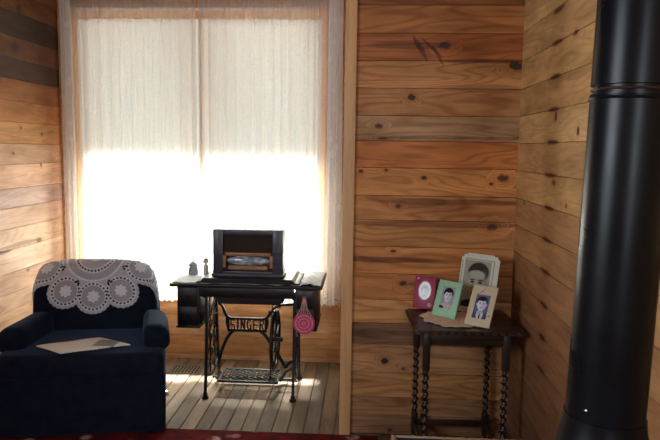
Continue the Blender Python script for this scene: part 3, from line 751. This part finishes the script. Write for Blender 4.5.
m.tube([(FX-.03, FY-.09, FZ+.20), (FX+.03, FY-.09, FZ+.20)], .006, 8); sm(m, 'drive_belt', M['iron'])

# white runner on the sewing table
def runf(u_, v_):
    x = -1.152+.905*u_; y = 3.752+.425*v_
    rr_ = min(1, max(0, (x+.372)/.03)); e = .0045+.0015*sin(x*55+1)*sin(y*37)+rr_*(.006+.007*sin(x*70+y*28)**2+.004*sin(y*90+x*15))*min(1, (1-u_)*12)
    return (x, y+.006*sin(x*45)*(1 if v_ > .5 else -1)*abs(2*v_-1)**4, TZ+e)
o = grid('table_runner', runf, 120, 40, M['cloth']); sd = o.modifiers.new('t', 'SOLIDIFY'); sd.thickness = .0018; sd.offset = -1
tag(o, 'white cotton runner spread over the top of the sewing table', 'table runner')
# stepped dark board under the radio
m = MB(); b0, b1, yb0, yb1 = -1.005, -.375, 3.742, 4.10; z0 = TZ+.0065
prof = [(b0, z0), (b0+.008, z0+.008), (b0+.03, z0+.012), (b0+.045, z0+.030), (b1-.045, z0+.030), (b1-.03, z0+.012), (b1-.008, z0+.008), (b1, z0)]
m.prism(prof, yb0, yb1, 'XZ'); tag(m.build('wooden_board', M['blackwood'], bev=.002), 'black moulded wooden board lying on the runner under the radio', 'board')
ZR = z0+.030

# ------------------------------------------------------------------ radio
RX0, RX1, RY0, RY1 = -.912, -.484, 3.80, 3.94; RZ1 = 1.06
RAD = empty('tabletop_radio', ((RX0+RX1)/2, 3.915, ZR+.0005)); tag(RAD, 'dark wooden vintage radio with recessed front on the sewing table', 'radio')
LR = Matrix.Translation((-(RX0+RX1)/2, -3.915, -ZR-.0005))
def rd(m, name, mat, parent=RAD, **k):
    bmesh.ops.transform(m.bm, matrix=LR, verts=m.bm.verts); return m.build(name, mat, parent, **k)
m = MB(); zb0 = ZR+.0005
m.b2(RX0-.006, RX1+.006, RY0-.008, RY1+.004, zb0, zb0+.018, .004)                 # plinth
m.b2(RX0, RX1, RY0+.035, RY1, zb0+.016, RZ1, .010, 3)                              # body
ix0, ix1, iz0, iz1 = -.848, -.548, zb0+.035, RZ1-.034
for q in ((RX0, ix0, zb0+.016, RZ1), (ix1, RX1, zb0+.016, RZ1), (ix0-.002, ix1+.002, iz1, RZ1), (ix0-.002, ix1+.002, zb0+.016, iz0)):
    m.b2(q[0], q[1], RY0, RY0+.05, q[2], q[3], .005, 2)
rd(m, 'cabinet', M['radio'])
zs = zb0+.148
N = NT('brown_speaker_cloth'); tc = N.n('ShaderNodeTexCoord').outputs['Object']
wv = N.n('ShaderNodeTexWave', {'Vector': tc, 'Scale': 60.0}, bands_direction='X').outputs[0]; wv2 = N.n('ShaderNodeTexWave', {'Vector': tc, 'Scale': 60.0}, bands_direction='Z').outputs[0]
M['speaker'] = N.finish(N.n('ShaderNodeBsdfPrincipled', {'Base Color': N.mix(N.math('MULTIPLY', wv, wv2), (.025, .014, .011), (.060, .030, .020)), 'Roughness': .9}).outputs[0])
m = MB(); m.b2(ix0, ix1, RY0+.022, RY0+.036, zs, iz1); rd(m, 'speaker_cloth', M['speaker'])
m = MB()
m.b2(ix0-.004, ix1+.004, RY0+.001, RY0+.036, zs-.020, zs+.0, .003)
m.b2(ix0-.004, ix0+.016, RY0+.001, RY0+.036, iz0+.02, zs, .003); m.b2(ix1-.016, ix1+.004, RY0+.001, RY0+.036, iz0+.02, zs, .003)
m.b2(ix0+.03, ix1-.03, RY0+.004, RY0+.036, iz0+.008, iz0+.032, .003)
rd(m, 'dial_surround', M['radiotan'])
N = NT('dial_glass'); tc = N.n('ShaderNodeTexCoord').outputs['Object']; sp = N.n('ShaderNodeSeparateXYZ', {0: tc}).outputs
ww = N.noise(N.n('ShaderNodeCombineXYZ', {0: N.math('MULTIPLY', sp[0], 16.0), 1: 0.0, 2: N.math('MULTIPLY', sp[2], 60.0)}).outputs[0], 1.0, 3).outputs[0]
M['dial'] = N.finish(N.n('ShaderNodeBsdfPrincipled', {'Base Color': N.mix(N.rng(ww, .45, .66), (.20, .27, .38), (.80, .88, .95)), 'Roughness': .12, 'Coat Weight': .6}).outputs[0])
m = MB(); vs = m.ellipsoid(((ix0+ix1)/2, RY0+.024, zs-.052), (.134, .018, .029), 28); rd(m, 'dial', M['dial'])
for xx in (ix0+.022, ix1-.022):
    m = MB(); m.tube([(xx, RY0+.036, iz0+.018), (xx, RY0+.010, iz0+.018)], .013, 16); rd(m, 'knob', M['iron'])

# jar and small bottle
def pos_thing(name, loc, label, cat): return tag(empty(name, loc), label, cat)
zc_ = TZ+.0056
N = NT('grey_glass'); M['jarglass'] = N.finish(N.n('ShaderNodeBsdfPrincipled', {'Base Color': (.16, .19, .22, 1), 'Roughness': .12, 'Transmission Weight': .55, 'IOR': 1.3}).outputs[0])
J = pos_thing('glass_jar', (-1.083, 3.985, zc_), 'squat grey glass jar with a clear lid on the left of the sewing table', 'jar')
m = MB(); m.lathe([(.022, 0), (.030, .003), (.031, .040), (.027, .050), (.024, .056), (.030, .058), (.032, .066), (.030, .072), (.020, .074)], (0, 0, 0), 24); m.build('body', M['jarglass'], J)
m = MB(); m.lathe([(.020, .0745), (.020, .079), (.014, .083), (.006, .085), (.005, .090), (.009, .093), (.004, .098)], (0, 0, 0), 20); m.build('lid', M['white'], J)
B_ = pos_thing('small_bottle', (-.995, 3.965, zc_), 'slim white bottle with a red mark on its cap, next to the radio', 'bottle')
m = MB(); m.lathe([(.014, 0), (.017, .003), (.017, .058), (.013, .070), (.010, .080), (.012, .084)], (0, 0, 0), 20); m.build('body', plain('milky_bottle', (.72, .70, .64), .3), B_)
m = MB(); m.lathe([(.017, .0842), (.020, .087), (.020, .096), (.017, .1), (.017, .108), (.010, .114)], (0, 0, 0), 20); m.build('cap', plain('cap_white', (.75, .74, .72), .4), B_)
m = MB(); m.ellipsoid((.006, -.015, .107), (.009, .004, .005), 12); m.build('cap_mark', plain('red_mark', (.5, .04, .03), .4), B_)

# pink crochet pot holder hanging from the right drawer knob
PH = pos_thing('crochet_pot_holder', (-.344, 3.735, .652), 'round pink crochet pot holder hanging by strings from the right drawers', 'pot holder')
pink = plain('pink_wool', (.62, .07, .20), .9, var=.25, vscale=120, bump=.8, bscale=300); pinkl = plain('pale_pink_wool', (.72, .30, .38), .9, var=.2, vscale=90)
m = MB(); cz = -.138
for k, r in enumerate((.060, .050, .040, .030, .020, .010)):
    m.tube([((r+.0015*cos(18*a))*cos(a), -.013, cz+(r+.0015*cos(18*a))*sin(a)) for a in [2*pi*i/36 for i in range(36)]], .0052, 8, closed=True, mi=k % 2)
for i in range(12):
    a = 2*pi*i/12; m.tube([(.010*cos(a), -.013, cz+.010*sin(a)), (.058*cos(a), -.013, cz+.058*sin(a))], .0045, 6, mi=0)
m.lathe([(.063, -.002), (.066, 0), (.063, .002)], (0, 0, 0), 40, M=Matrix.Translation((0, -.013, cz)) @ Euler((R(90), 0, 0)).to_matrix().to_4x4(), mi=0)
m.build('disc', [pink, pinkl], PH)
m = MB()
for dx in (-.046, -.026, -.008, .010, .030, .046):
    m.tube([(dx, -.013, cz+.045), (dx*.42, -.012, cz+.09), (dx*.22, -.008, -.003), (dx*.1, -.004, .012)], .0024, 6)
m.tube([(.010*cos(a), -.006, .014+.010*sin(a)) for a in [2*pi*i/16 for i in range(16)]], .0018, 6, closed=True)
m.build('hanging_loop', plain('pale_string', (.62, .36, .36), .9), PH)

# ------------------------------------------------------------------ side table with barley-twist legs
ax0, ax1, ay0, ay1, az = .243, .748, 2.915, 3.335, .722
ST = empty('side_table', ((ax0+ax1)/2, (ay0+ay1)/2, 0), R(2.7)); tag(ST, 'small dark oak side table with barley-twist legs in the corner', 'table')
LS = Matrix.Translation((-(ax0+ax1)/2, -(ay0+ay1)/2, 0))
def sd_(m, name, mat, parent=ST, **k):
    bmesh.ops.transform(m.bm, matrix=LS, verts=m.bm.verts); return m.build(name, mat, parent, **k)
def wavy(x0, x1, y0, y1, amp, n):
    out = []
    for (p, q, nn) in (((x0, y0), (x1, y0), (0, -1)), ((x1, y0), (x1, y1), (1, 0)), ((x1, y1), (x0, y1), (0, 1)), ((x0, y1), (x0, y0), (-1, 0))):
        st = n*8
        for i in range(st):
            t = i/st; a = amp*abs(sin(pi*n*t)); out.append((p[0]+(q[0]-p[0])*t+nn[0]*a, p[1]+(q[1]-p[1])*t+nn[1]*a))
    return out
m = MB(); m.prism(wavy(ax0, ax1, ay0, ay1, .007, 13), az-.018, az-.005); m.prism(wavy(ax0+.006, ax1-.006, ay0+.006, ay1-.006, .004, 13), az-.006, az)
sd_(m, 'tabletop', M['darkoak'], bev=.0015)
m = MB(); lx0, lx1, ly0, ly1 = .298, .672, 2.955, 3.300
m.b2(lx0, lx1, ly0-.006, ly0+.012, .645, az-.018, .002); m.b2(lx0, lx1, ly1-.012, ly1+.006, .645, az-.018, .002)
m.b2(lx0-.006, lx0+.012, ly0, ly1, .645, az-.018, .002); m.b2(lx1-.012, lx1+.006, ly0, ly1, .645, az-.018, .002)
sd_(m, 'apron', M['darkoak'])
def leg(x, y):
    m = MB()
    m.b2(x-.0165, x+.0165, y-.0165, y+.0165, .525, az-.0185, .002); m.b2(x-.0165, x+.0165, y-.0165, y+.0165, .065, .165, .002)
    nz, ns = 80, 14; rings = []
    for i in range(nz+1):
        t = i/nz; z = .165+.36*t; a = t*2*pi*9; env = min(1, min(t, 1-t)*14)
        ro, rr = .0048*env, .0135-.001*env
        rings.append([m.bm.verts.new((x+ro*cos(a)+rr*cos(2*pi*k/ns), y+ro*sin(a)+rr*sin(2*pi*k/ns), z)) for k in range(ns)])
    for A, B in zip(rings, rings[1:]):
        for k in range(ns): m.bm.faces.new((A[k], A[(k+1) % ns], B[(k+1) % ns], B[k]))
    m.lathe([(.010, 0), (.017, .006), (.019, .022), (.014, .040), (.011, .050), (.016, .058), (.016, .066)], (x, y, 0), 18)
    return m
for x in (lx0, lx1):
    for y in (ly0, ly1): sd_(leg(x, y), 'leg', M['darkoakv'])
for (a, b, c, d) in ((lx0, lx1, ly0-.010, ly0+.010), (lx0, lx1, ly1-.010, ly1+.010), (lx0-.010, lx0+.010, ly0, ly1), (lx1-.010, lx1+.010, ly0, ly1)):
    m = MB(); m.b2(a, b, c, d, .100, .128, .002); sd_(m, 'stretcher', M['darkoak'])

# crochet mat under the photographs
def matf(u_, v_):
    a = 2*pi*u_; r = v_
    rx, ry = .158, .155
    k = 1+.06*sin(a*9)*r**3
    x, y = .452+rx*k*r*cos(a), 3.135+ry*k*r*sin(a)+.012*r*cos(a*2)
    z = az+.0022+(.0042*(1+sin(a*14+2*sin(a*3)))*.5)*max(0, (r-.72)/.28)**1.5
    return (x, y, z)
o = grid('crochet_mat', matf, 180, 18, plain('ecru_crochet', (.80, .64, .48), .9, var=.25, vscale=140, bump=.7, bscale=350))
sd = o.modifiers.new('t', 'SOLIDIFY'); sd.thickness = .0012; sd.offset = -1
tag(o, 'ecru crochet mat with a ruffled edge under the photo frames', 'doily')

# ------------------------------------------------------------------ photographs
def portrait(name, layers, bgc, noise=.15):
    N = NT(name); tc = N.n('ShaderNodeTexCoord').outputs['Object']; sp = N.n('ShaderNodeSeparateXYZ', {0: tc}).outputs
    nz_ = N.noise(tc, 60, 3).outputs[0]
    c = N.mix(nz_, [x*(1-noise) for x in bgc], [x*(1+noise) for x in bgc])
    for (cx, cz, rx, rz, soft_, colr, op) in layers:
        dx = N.math('DIVIDE', N.math('SUBTRACT', sp[0], cx), rx); dz = N.math('DIVIDE', N.math('SUBTRACT', sp[2], cz), rz)
        q = N.math('SQRT', N.math('ADD', N.math('MULTIPLY', dx, dx), N.math('MULTIPLY', dz, dz)))
        c = N.mix(N.math('MULTIPLY', N.rng(q, 1+soft_, 1-soft_, smooth=True), op), c, colr)
    return N.finish(N.n('ShaderNodeBsdfPrincipled', {'Base Color': c, 'Roughness': .25, 'Specular IOR Level': .4}).outputs[0])
def face(cx, cz, s, skin, hair, coat, shirt=(.7, .7, .72), tie=None, hairdo='short'):
    k = lambda *c: tuple(c)
    dk = tuple(x*.18 for x in skin); sh = tuple(x*.62 for x in skin)
    L = [(cx, cz-1.75*s, 1.25*s, .80*s, .06, coat, 1), (cx, cz-1.25*s, .42*s, .62*s, .12, shirt, 1), (cx, cz-.92*s, .30*s, .40*s, .15, sh, 1)]
    if tie: L.append((cx, cz-1.65*s, .10*s, .50*s, .2, tie, 1))
    if hairdo == 'short': L += [(cx, cz+.36*s, .66*s, .60*s, .10, hair, 1)]
    else: L += [(cx, cz+.25*s, .74*s, .78*s, .10, hair, 1)]
    L += [(cx-.56*s, cz-.05*s, .10*s, .18*s, .2, sh, 1), (cx+.56*s, cz-.05*s, .10*s, .18*s, .2, sh, 1),
          (cx, cz-.05*s, .52*s, .72*s, .08, skin, 1), (cx+.30*s, cz-.1*s, .26*s, .62*s, .5, sh, .55),
          (cx-.05*s, cz+.62*s, .52*s, .24*s, .2, hair, 1),
          (cx-.22*s, cz+.16*s, .15*s, .045*s, .4, dk, .85), (cx+.22*s, cz+.16*s, .15*s, .045*s, .4, dk, .85),
          (cx-.21*s, cz+.04*s, .09*s, .055*s, .3, dk, 1), (cx+.21*s, cz+.04*s, .09*s, .055*s, .3, dk, 1),
          (cx+.04*s, cz-.18*s, .09*s, .07*s, .6, sh, .8), (cx, cz-.40*s, .20*s, .045*s, .4, dk, .8), (cx, cz-.50*s, .14*s, .04*s, .6, sh, .7)]
    return L
def photo_frame(name, bl_, yaw, lean, w, h, frame_mat, label, win_, pic_mat, th=.010, oval=None, outline=None, extra=None):
    """stands on the table: bottom-left corner bl_, turned by yaw to the left, leaning back by lean"""
    root = empty(name, (bl_[0], bl_[1], bl_[2])); root.rotation_euler = (-R(lean), 0, -R(yaw))
    tag(root, label, 'picture frame')
    m = MB(); z0 = 0.0
    if outline is None: m.b2(0, w, 0, th, z0, h, .0015)
    else: m.prism(outline, 0, th, 'XZ')
    m.build('frame', frame_mat, root)
    cx, cz, pw, ph = win_
    pm = bpy.data.meshes.new('p')
    if oval:
        pts = [(pw/2*cos(2*pi*i/40), -.0004, ph/2*sin(2*pi*i/40)) for i in range(40)]
        m = MB(); m.tube([(cx+(pw/2+.002)*cos(2*pi*i/40), -.0004, cz+(ph/2+.002)*sin(2*pi*i/40)) for i in range(40)], .0022, 6, closed=True); m.build('oval_mount', oval, root)
    else: pts = [(-pw/2, -.0006, -ph/2), (pw/2, -.0006, -ph/2), (pw/2, -.0006, ph/2), (-pw/2, -.0006, ph/2)]
    pm.from_pydata(pts, [], [tuple(range(len(pts)))]); pm.update()
    p = fin('portrait', pm, pic_mat, root, smooth=False); p.location = (cx, 0, cz)
    if extra: extra(root)
    # easel leg behind
    hl = h*.62; m = MB()
    bx = w/2; topz = hl; by = hl*math.tan(R(lean)) + .05
    # foot of the easel must meet the table: solve in frame space
    yq = .055; zq = -yq*math.tan(R(lean))*-1
    m.prism([(th, topz), (th+.003, topz), (th+.045+.003, .045*math.tan(R(lean))+.004), (th+.045, .045*math.tan(R(lean))+.004)], bx-.018, bx+.018, 'YZ')
    m.build('easel_leg', M['liner'], root)
    return root
ZT = az+.0085
grey = lambda v, b=1.06: (v, v, min(1, v*b))
maroon = plain('maroon_card', (.30, .010, .060), .45, var=.1); green = plain('mint_green_card', (.34, .64, .42), .6, var=.06); tanc = plain('tan_card', (.62, .54, .37), .6, var=.08)
f1 = portrait('oval_portrait', [(0, .004, .022, .030, .2, grey(.42), 1), (0, -.030, .022, .014, .2, grey(.55), 1)] + face(0, -.001, .026, grey(.66), grey(.30), grey(.60), shirt=grey(.62), hairdo='long'), grey(.72))
def heart(root):
    m = MB(); m.prism([(.014, .150), (.010, .157), (.012, .161), (.0155, .159), (.019, .161), (.021, .157), (.0165, .150)], -.0012, 0, 'XZ'); m.build('corner_ornament', plain('pink_foil', (.6, .4, .42), .4), root)
    m = MB(); m.tube([(.088+.009*cos(a), -.001, .022+.009*sin(a)) for a in [2*pi*i/20 for i in range(20)]], .0018, 6, closed=True)
    m.tube([(.088+.004*cos(a), -.001, .022+.004*sin(a)) for a in [2*pi*i/12 for i in range(12)]], .0018, 6, closed=True); m.build('corner_ornament', plain('gold_foil', (.55, .36, .22), .4), root)
photo_frame('picture_frame', (.266, 3.318, ZT), 22, 15, .113, .168, maroon, 'maroon frame with a pale oval portrait, leftmost on the side table', (.057, .094, .062, .092), f1, oval=plain('ivory_oval', (.72, .68, .68), .5), extra=heart)
f2 = portrait('woman_portrait', face(.002, .010, .040, grey(.75, 1.15), grey(.012), grey(.50, 1.1), shirt=grey(.55, 1.1), hairdo='long') + [(-.030, -.052, .020, .010, .3, grey(.02), 1)], (.36, .38, .44))
photo_frame('picture_frame', (.352, 3.190, ZT), 43, 20, .138, .182, green, 'mint green frame with a portrait of a dark-haired person, second from the left', (.070, .097, .074, .112), f2)
f4 = portrait('large_portrait', [(.004, .062, .058, .050, .10, (.030, .030, .026), 1), (.0, -.010, .050, .080, .06, (.40, .39, .31), 1), (.034, -.015, .026, .075, .5, (.19, .18, .14), .6),
     (-.004, .048, .046, .022, .18, (.42, .41, .33), 1), (-.024, .022, .016, .004, .4, (.05, .05, .04), 1), (.022, .022, .016, .004, .4, (.05, .05, .04), 1), (-.023, .010, .010, .006, .3, (.03, .03, .025), 1), (.021, .010, .010, .006, .3, (.03, .03, .025), 1),
     (.006, -.022, .012, .009, .5, (.18, .17, .13), .8), (0, -.046, .020, .004, .4, (.10, .09, .07), .9), (0, -.120, .085, .042, .1, (.035, .038, .032), 1), (.018, -.112, .018, .030, .15, (.42, .42, .36), 1)], (.36, .36, .29))
w4, h4 = .215, .306
ol = [(0, 0), (w4, 0), (w4, h4-.022), (w4-.010, h4-.020), (w4-.014, h4-.006), (w4-.03, h4-.008), (w4-.035, h4)]
ol += [(.035, h4), (.030, h4-.008), (.014, h4-.008), (.012, h4-.022), (0, h4-.024)]
n_ = 20
for i in range(n_*4):
    t = i/(n_*4); ol.append((.0035*abs(sin(pi*n_*t))-.0035+.003, (h4-.028)*(1-t)))
creamc = plain('cream_mount_card', (.66, .65, .54), .7, var=.06)
def mount_line(root):
    m = MB()
    for q in ((.026, .030, .022, .278), (w4-.030, w4-.026, .022, .278), (.026, w4-.026, .274, .278)): m.b2(q[0], q[1], -.0012, 0, q[2], q[3])
    m.build('mount_border', plain('mount_border_line', (.28, .26, .20), .7), root)  # thin darker border line on the card mount
    m = MB()
    for i in range(24): m.b2(.008, .013, -.0008, 0, .018+i*.0105, .022+i*.0105)
    m.build('edge_pattern', plain('mount_slots', (.10, .09, .07), .7), root)
photo_frame('picture_frame', (.478, 3.285, ZT), 38, 13, w4, h4, creamc, 'large cream card mount with an old portrait, tallest, behind the others', (.1025, .150, .142, .240), f4, th=.005, outline=ol, extra=mount_line)
f3 = portrait('man_portrait', face(.0, .012, .041, grey(.80, 1.2), grey(.02), grey(.07, 1.6), shirt=grey(.70, 1.15), tie=grey(.03), hairdo='short'), (.10, .15, .26))
def scratches(root):
    for grp in ((((.050, .172), (.068, .188)),), (((.030, .155), (.040, .162)), ((.040, .162), (.052, .176))), (((.110, .050), (.112, .064)), ((.112, .064), (.106, .052)))):
        m = MB()
        for p, q in grp: m.tube([(p[0], -.0006, p[1]), (q[0], -.0006, q[1])], .0011, 5)
        m.build('surface_mark', plain('brown_mark', (.10, .06, .03), .7), root)
photo_frame('picture_frame', (.488, 3.018, ZT), 34, 29, .126, .203, tanc, 'tan frame with a portrait of a man in suit and tie, frontmost', (.064, .097, .070, .118), f3, extra=scratches)

# ------------------------------------------------------------------ wooden box in front of the side table
CR = empty('wooden_box', (.40, 2.21, 0)); tag(CR, 'pine-edged open box with a dark inside, in front of the side table', 'box')
m = MB(); t_ = .020; hx0, hx1, hy0, hy1, hz = -.278, .262, -.19, .19, .448
m.b2(hx0, hx0+t_, hy0, hy1, .012, hz, .0015); m.b2(hx1-t_, hx1, hy0, hy1, .012, hz, .0015); m.b2(hx0+t_, hx1-t_, hy1-t_*.5, hy1, .012, hz, .0015); m.b2(hx0+t_, hx1-t_, hy0, hy0+t_*.5, .012, hz, .0015); m.b2(hx0, hx1, hy0, hy1, 0, .014, .001)
m.build('box_panels', M['boxwood'], CR)
m = MB(); e_ = .003
m.b2(hx0+t_, hx0+t_+e_, hy0+.0105, hy1-.0105, .015, hz-.006); m.b2(hx1-t_-e_, hx1-t_, hy0+.0105, hy1-.0105, .015, hz-.006); m.b2(hx0+t_+e_, hx1-t_-e_, hy1-.0105-e_, hy1-.0105, .015, hz-.006); m.b2(hx0+t_+e_, hx1-t_-e_, hy0+.0105, hy0+.0105+e_, .015, hz-.006); m.b2(hx0+t_, hx1-t_, hy0+.0105, hy1-.0105, .0145, .0175)
m.build('liner', M['liner'], CR)
# charred log whose end sticks out of the box
m = MB(); n = 22; rings = []
for i in range(10):
    t = i/9; r = .036*(1 if 0 < i < 9 else .82)
    c0 = Vector((.57, 2.30, .040)).lerp(Vector((.650, 2.325, .462)), t)
    rings.append([m.bm.verts.new(c0+Vector((r*(1+.12*sin(3*k+t*4)+.06*sin(7*k))*cos(2*pi*k/n), r*(1+.1*sin(2*k+t*3))*sin(2*pi*k/n)*.9, 0))) for k in range(n)])
for A, B in zip(rings, rings[1:]):
    for k in range(n): m.bm.faces.new((A[k], A[(k+1) % n], B[(k+1) % n], B[k]))
m.bm.faces.new(rings[-1]); m.bm.faces.new(list(reversed(rings[0])))
for v in m.bm.verts: v.co.x -= .045
tag(m.build('firewood_log', plain('charred_bark', (.012, .010, .009), .5, bump=.8, bscale=40)), 'black charred log end poking up at the right end of the open box', 'log')

# ------------------------------------------------------------------ stove and pipe
PX, PY = .472, 1.235
SV = empty('wood_stove', (.46, 1.235, 0)); tag(SV, 'black iron wood stove standing under the flue pipe', 'stove')
m = MB(); m.b2(-.21, .24, -.26, .26, .16, .66, .02, 3); m.b2(-.225, .255, -.275, .275, .655, .685, .008, 3); m.build('body', M['stove'], SV)
m = MB(); m.b2(-.15, .17, -.285, -.262, .26, .58, .012, 3); d_ = m.build('door', M['stove'], SV)
m = MB(); m.tube([(-.12, -.30, .40), (-.12, -.325, .40), (-.12, -.325, .46), (-.12, -.30, .46)], .008, 10); m.build('handle', M['chrome'], d_)
for sx in (-.17, .20):
    for sy in (-.21, .21):
        m = MB(); m.lathe([(.030, 0), (.032, .01), (.018, .04), (.022, .12), (.035, .165)], (sx, sy, 0), 14); m.build('leg', M['stove'], SV)
SP = empty('stove_pipe', (PX, PY, .6895)); SP.rotation_euler = (0, R(1.3), 0)
tag(SP, 'tall glossy black stove flue pipe on the right beside the wall', 'pipe')
pr_ = .0735
def zl(z): return z-.6855
m = MB(); m.lathe([(pr_, zl(1.03)), (pr_, zl(1.650)), (pr_+.0012, zl(1.651)), (pr_+.0012, zl(1.654))], (0, 0, 0), 64); m.build('lower_section', M['pipe'], SP, ang=30)
m = MB(); m.lathe([(pr_-.005, zl(1.650)), (pr_-.005, zl(1.669)), (pr_+.0005, zl(1.670)), (pr_+.0005, zl(2.79))], (0, 0, 0), 64); m.build('upper_section', M['pipe'], SP, ang=30)
m = MB(); m.tube([((pr_+.0005)*cos(2*pi*k/64), (pr_+.0005)*sin(2*pi*k/64), zl(1.646)) for k in range(64)], .0028, 8, closed=True); m.build('joint_bead', M['pipe'], SP)
m = MB(); m.tube([((pr_-.002)*cos(2*pi*k/64), (pr_-.002)*sin(2*pi*k/64), zl(1.662)) for k in range(64)], .0022, 8, closed=True); m.build('joint_band', plain('dark_bronze', (.05, .03, .02), .4, .6), SP)
m = MB(); m.lathe([(pr_+.026, .0), (pr_+.026, .03), (pr_+.022, zl(.80)), (pr_+.020, zl(.92)), (pr_+.017, zl(.965)), (pr_+.010, zl(.995)), (pr_+.004, zl(1.02)), (pr_+.0025, zl(1.038)), (pr_, zl(1.0385))], (0, 0, 0), 64); m.build('collar', M['pipe'], SP, ang=30)
m = MB(); a = R(222); m.ellipsoid(((pr_)*cos(a), (pr_)*sin(a), zl(1.062)), (.0038, .0038, .0038), 12); m.build('rivet', M['chrome'], SP)
m = MB(); m.lathe([(.12, zl(2.785)), (.12, zl(2.79)), (pr_+.002, zl(2.792))], (0, 0, 0), 48); m.build('ceiling_plate', M['pipe'], SP)

# repeats share a group
GROUPS = {'picture_frame': 'photo frames on the side table', 'sheer_curtain': 'sheer curtains at the window',
          'lace_curtain': 'lace curtains at the window', 'lace_side_panel': 'lace strips at the window edges'}
for o in S.objects:
    g_ = GROUPS.get(o.name.split('.')[0])
    if g_ and o.parent is None: o['group'] = g_
